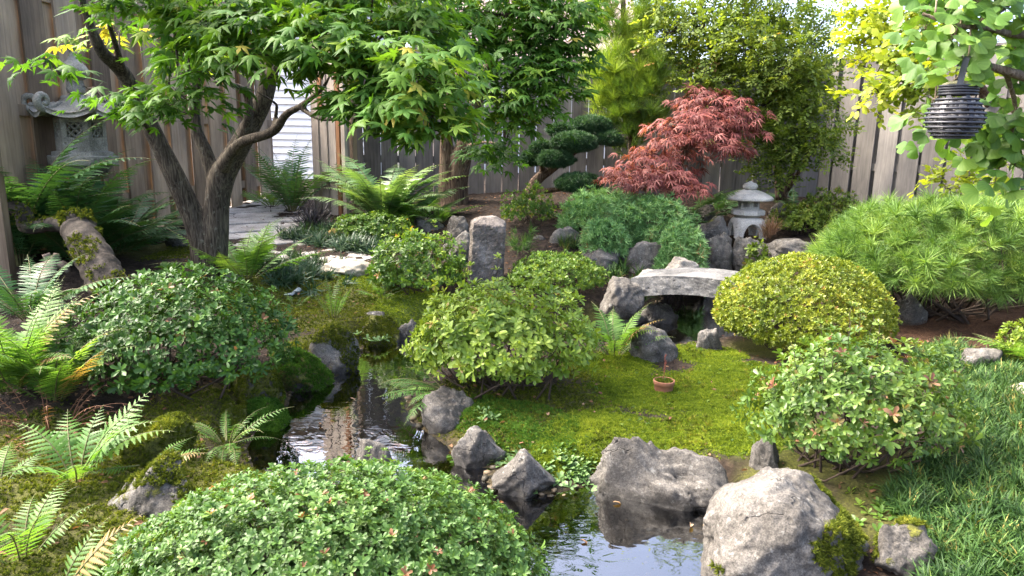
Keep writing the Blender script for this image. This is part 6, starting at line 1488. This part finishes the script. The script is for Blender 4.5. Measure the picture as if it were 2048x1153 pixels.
F_.append(('tangle of rusty dead fern stalks under the bright lady ferns at the left', at(95, 850), .34, 26, 'dead_leaf', dict(seed=41, e0=(15, 80), e1=(-70, 10), pairs=10, pl=.09, tm=PIN_SIMPLE, stemmat='frond_stem', tint=.2, crown=.10)))
for lb, b, L, n, mt, kw in F_: fern('fern', lb, b, L, n, mt, group='ferns in the garden', **kw)

# ---- small plants
clump('grass_clump', 'tuft of black strap-leaved grass at the foot of the gate pier', at(628, 462), .34, 14, 'black_grass', GRASS_T, 1, 'grass', spread=.07)
clump('leafy_plant', 'small rosette plant with three green leaves in front of the rounded water rock', at(912, 918), .05, 3, 'az_mid', AZ_T, 2, spread=.012)
clump('herb_clump', 'pale herb rosettes along the water between the pointed rock and the long rock', at(1148, 935), .05, 80, 'herb', AZ_BIG_T, 3, 'herb', spread=.07)
clump('herb_clump', 'pale herb rosettes between the rounded rock and the pointed rock', at(1012, 918), .05, 16, 'herb', AZ_BIG_T, 4, 'herb', spread=.035)
clump('herb_clump', 'small herb rosette in the green moss above the rounded water rock', at(975, 832), .05, 8, 'herb', AZ_BIG_T, 5, 'herb', spread=.03)
clump('herb_clump', 'pale herb hanging over the far shore below the mossy bank stone', at(752, 690, .05), .05, 16, 'herb', AZ_BIG_T, 6, 'herb', spread=.05)
clump('leafy_plant', 'sprawling green sprigs on the soil between the big boulder and the blade grass', at(1765, 1020), .05, 26, 'az_mid', AZ_BIG_T, 17, spread=.07)
clump('leafy_plant', 'broad-leaved young plant at the left foot of the big maple', at(345, 545), .13, 7, 'fern_bright', AZ_BIG_T, 7, spread=.05)
clump('grass_clump', 'tuft of fine grass below the pale rock of the juniper bank', at(1150, 500), .20, 6, 'mondo', GRASS_T, 8, 'grass', spread=.05)
clump('grass_clump', 'tuft of blade grass behind the left end of the bridge', np.array(PY(1250, 560, 6.2)), .18, 12, 'mondo', MONDO_T, 9, 'grass', spread=.12)
clump('astilbe', 'rusty brown dry flower plumes right of the small lantern', np.array(PY(1545, 470, 7.5)), .26, 5, 'dead_leaf', GRASS_T, 10, 'plant', spread=.05)
for i, (x, y, lb) in enumerate([(620, 540, 'low dark blade grass in front of the paved path'), (560, 545, 'low dark blade grass right of the green fern by the maple')]):
    clump('mondo_grass', lb, at(x, y), .17, 34, 'mondo_dark', MONDO_T, 20 + i, 'grass', 'clumps of dark blade grass', spread=.17)
for i, (x, y, lb) in enumerate([(598, 478, 'dark blade grass clump at the left end of the row by the path'), (640, 486, 'dark blade grass clump in front of the ochre stone'), (700, 496, 'dark blade grass clump right of the ochre stone'), (745, 500, 'dark blade grass clump at the right end of the row by the path'), (665, 470, 'dark blade grass clump behind the ochre stone')]):
    clump('mondo_grass', lb, at(x, y), .20, 26, 'mondo_dark', MONDO_T, 30 + i, 'grass', 'clumps of dark blade grass', spread=.10)
# slate pieces on the moss
for (x, y, rz, lb) in ((580, 592, .4, 'flat grey-blue slate piece lying on the left moss lawn'), (594, 586, 1.4, 'upright grey-blue slate piece beside the flat one')):
    b = at(x, y, .012); v, f = rock_verts(80 + int(x), 3, .05, 10, .5); ge = Geo(); ge.add((v * np.array([.045, .03, .010 if rz < 1 else .028])) @ rotz(rz).T + b, f, np.full(len(f), 3)); o = ge.build('slate_piece', MAT['slate']); o.data.transform(Matrix.Translation(-Vector(b))); o.location = b; tag(o, lb, 'stone')

# ---- ground covers nobody could count
def poly_points(px_poly, n, r):
    """random ground points inside a photo-pixel polygon, projected to the ground as an area"""
    P = np.array([gpt(x, y)[:2] for x, y in px_poly]); lo, hi = P.min(0), P.max(0); out = []
    while sum(map(len, out)) < n:
        q = r.uniform(lo, hi, (n * 2, 2)); out.append(q[sdist(P, q[:, 0], q[:, 1]) < 0])
    q = np.concatenate(out)[:n]; return q
def stuff(name, label, cat, q, mat, tm, size, r, lean=.25, tintv=.2, z=0.0, tf=6):
    P = np.stack([q[:, 0], q[:, 1], ground_z(q[:, 0], q[:, 1]) + z], -1); n = len(P)
    ax = np.array([0, 0, 1.0]) + r.normal(size=(n, 3)) * lean
    ge = Geo(); scatter(ge, tm, frames(ax, r), P, size * r.uniform(.7, 1.15, n), np.clip(.45 + .22 * fbm(P * tf, 3, 9) + r.normal(size=n) * tintv * .6, 0, 1), r)
    o = ge.build(name, MAT[mat]); o['kind'] = 'stuff'; tag(o, label, cat); return o
r0 = rng(200)
q = poly_points([(1830, 715), (1900, 690), (1960, 730), (2160, 740), (2500, 900), (2600, 1250), (1860, 1260), (1850, 1090), (1790, 1040), (1770, 1000), (1840, 940), (1900, 900), (1900, 800)], 3600, r0)
q = q[fbm(np.stack([q[:, 0], q[:, 1], 0 * q[:, 0]], -1) * 4, 2, 3) > -.75]
stuff('mondo_grass', 'carpet of arching green blade grass covering the right bank', 'ground cover', q, 'mondo', MONDO_T, .105, r0, tintv=.35)
def moss_pts(n, which, box):
    x = r0.uniform(box[0], box[1], n * 3); y = r0.uniform(box[2], box[3], n * 3); a, b = moss_masks(x, y); m = a if which == 'y' else b * (1 - a)
    keep = (r0.random(n * 3) < m) & (sdist(POND, x, y) > -.02); return np.stack([x, y], -1)[keep][:n]
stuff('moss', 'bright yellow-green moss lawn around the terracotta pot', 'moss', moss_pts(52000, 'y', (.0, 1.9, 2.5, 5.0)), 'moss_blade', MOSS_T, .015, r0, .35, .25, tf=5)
stuff('moss', 'yellow moss painting the sun patch on the left lawn', 'moss', moss_pts(9000, 'y', (-1.8, -.2, 5.0, 6.8)), 'moss_blade', MOSS_T, .018, r0, .35, .25, -.002)  # yellow tufts stand in for sunlight on this moss
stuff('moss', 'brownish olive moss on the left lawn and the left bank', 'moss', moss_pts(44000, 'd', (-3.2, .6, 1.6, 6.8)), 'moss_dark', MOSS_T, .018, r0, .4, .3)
q = np.concatenate([poly_points([(880, 800), (1060, 800), (1160, 840), (1150, 920), (1000, 900), (900, 860)], 9000, r0), poly_points([(500, 815), (570, 790), (575, 825), (500, 870)], 3000, r0)])
q = q[(sdist(POND, q[:, 0], q[:, 1]) > -.01) & (fbm(np.stack([q[:, 0], q[:, 1], 0 * q[:, 0]], -1) * 6, 3, 31) + r0.normal(size=len(q)) * .35 > -.25)]
stuff('green_moss', 'deep green moss at the water edge of the island', 'moss', q, 'moss_green', MOSS_T, .016, r0, .4, .3)
# pebbles and debris on the pond bed
q = r0.uniform(POND.min(0), POND.max(0), (9000, 2)); q = q[sdist(POND, q[:, 0], q[:, 1]) < -.02]; v, f = ico(1); PB = []
for s_ in range(4):
    t = T_(); t.add(v * np.array([1, .75, .5]) * (1 + .12 * vnoise(v * 2, s_))[:, None], [tuple(x) for x in f]); PB.append(t.done())
P = np.stack([q[:, 0], q[:, 1], ground_z(q[:, 0], q[:, 1]) + .004], -1); n = len(P)
ge = Geo(); scatter(ge, PB, frames(np.array([0, 0, 1.]) + r0.normal(size=(n, 3)) * .2, r0), P, .010 + .022 * r0.random(n) ** 3, r0.random(n), r0)
o = ge.build('bed_pebbles', M_simple('bed_pebble', [(.3, g(.03, .026, .015)), (.7, g(.16, .12, .07))], scale=20, rough=.6, bump=0, tint_amt=.7), None, True); o['kind'] = 'stuff'; tag(o, 'brown pebbles and debris on the dark bed of the pond', 'pebbles')
# pine needles under the mugo pine
q = poly_points([(1790, 650), (1880, 632), (2050, 650), (2060, 700), (1900, 710), (1800, 690)], 5000, r0)
NEED = []
for s in range(3):
    t = T_(); t.add([(0, -.006, 0), (0, .006, 0), (1, .004, .02), (1, -.004, .02)], [(0, 1, 2, 3)]); NEED.append(t.done())
P = np.stack([q[:, 0], q[:, 1], ground_z(q[:, 0], q[:, 1]) + .008 + r0.random(len(q)) * .012], -1); a = r0.random(len(q)) * 6.283
ge = Geo(); scatter(ge, NEED, frames_xz(np.stack([np.cos(a), np.sin(a), r0.normal(size=len(q)) * .15], -1), np.array([0, 0, 1.]) + r0.normal(size=(len(q), 3)) * .2), P, .09, np.clip(.4 + r0.normal(size=len(q)) * .25, 0, 1), r0)
o = ge.build('pine_needle_litter', MAT['needle_litter']); o['kind'] = 'stuff'; tag(o, 'brown fallen pine needles under the mugo pine', 'pine needles')
# bark and leaf crumbs on the bare soil
x = r0.uniform(-3, 2.6, 6000); y = r0.uniform(1.8, 9, 6000); a_, b_ = moss_masks(x, y); kp = (sdist(POND, x, y) > .03) & (r0.random(6000) > np.maximum(a_ * .93, b_ * .7))
q = np.stack([x, y], -1)[kp]; CR = []
for s in range(3):
    v, f = leaf_shape(.5, .1, .2); t = T_(); t.add(v, f); CR.append(t.done())
P = np.stack([q[:, 0], q[:, 1], ground_z(q[:, 0], q[:, 1]) + .006], -1); n = len(P); a = r0.random(n) * 6.283
ge = Geo(); scatter(ge, CR, frames_xz(np.stack([np.cos(a), np.sin(a), r0.normal(size=n) * .25], -1), np.array([0, 0, 1.]) + r0.normal(size=(n, 3)) * .4), P, r0.uniform(.012, .035, n), np.clip(.15 + r0.normal(size=n) * .2, 0, 1), r0)
o = ge.build('leaf_litter', MAT['dead_leaf']); o['kind'] = 'stuff'; tag(o, 'small dry leaf crumbs scattered over the bare soil', 'leaf litter')

# little weeds in the moss
q = np.concatenate([moss_pts(60, 'y', (.0, 1.9, 2.5, 5.0)), moss_pts(90, 'd', (-3.0, .6, 1.8, 6.5))])
stuff('moss_weeds', 'tiny leafy weeds sprinkled over the moss', 'weeds', q, 'az_mid', AZ_T, .016, r0, .3, .3, .006)
x = r0.uniform(.0, 1.8, 9000); y = r0.uniform(2.5, 5.0, 9000); a_, b_ = moss_masks(x, y); q = np.stack([x, y], -1)[(a_ > .6) & (sdist(POND, x, y) > .02)]; q = q[fbm(np.stack([q[:, 0], q[:, 1], 0 * q[:, 0]], -1) * 5, 3, 77) > .35][:700]
stuff('moss_cushions', 'raised darker cushions in the yellow moss lawn', 'moss', q, 'moss_dark', MOSS_T, .026, r0, .4, .4, .002)
# ---- single fallen leaves
FL = 'single dry leaves lying on the moss and grass'
for i, (x, y, sz, t, lb) in enumerate([(1000, 850, .035, .6, 'dry leaf lying left of the rounded water rock top'), (975, 838, .03, .5, 'dry orange leaf beside the small herb rosette'), (1098, 838, .03, .7, 'dry leaf on the green moss nearest the middle azalea'), (1165, 815, .028, .7, 'pale dry leaf on the soil under the middle azalea'),
        (1190, 830, .028, .6, 'dry leaf between the middle azalea and the long rock'), (1058, 890, .03, .6, 'dry pinkish leaf just above the pointed rock'), (1130, 905, .026, .5, 'dry leaf among the pale herbs by the long rock'), (1470, 790, .05, .9, 'tan dry leaf on the yellow moss right of the pot'), (1455, 738, .035, .8, 'tan dry leaf on the yellow moss towards the yellow dome'),
        (1345, 868, .035, .7, 'dry leaf on the yellow moss above the long rock'), (160, 1058, .045, .95, 'pale dry leaf lying on the moss left of the front azalea'), (178, 1045, .035, 1., 'whitish dry leaf beside the pale one left of the front azalea'), (36, 985, .035, .8, 'dry leaf on the soil at the left edge'), (515, 605, .05, .6, 'dry leaf on the moss lawn nearest the big maple'), (1975, 750, .075, .35, 'brown curled leaf resting on the stone at the right edge'), (600, 590, .04, .4, 'rusty dry leaf beside the slate pieces'), (1225, 1010, .03, .7, 'dry leaf floating on the water below the long rock'), (1160, 1085, .03, .5, 'dry leaf floating near the right end of the front azalea'), (905, 900, .028, .4, 'dry leaf floating beside the rounded water rock'), (700, 800, .03, .8, 'pale leaf floating in the middle of the left pool'), (640, 850, .028, .5, 'brown leaf floating near the left waterline'), (1380, 1060, .03, .9, 'tan leaf floating beside the big boulder')]):
    b = at(x, y, .012); v, f = leaf_shape(.5, .12, .25); tt = T_(); tt.add(v, f); rr = rng(400 + i); ge = Geo()
    ge.inst(tt.done(), (rotz(rr.random() * 6.28) @ rotx(rr.normal() * .3) @ roty(rr.normal() * .2) * sz * 1.2)[None], np.zeros((1, 3)), np.array([t]))
    o = ge.build('fallen_leaf', MAT['dead_leaf']); o.location = b; tag(o, lb, 'leaf', FL)
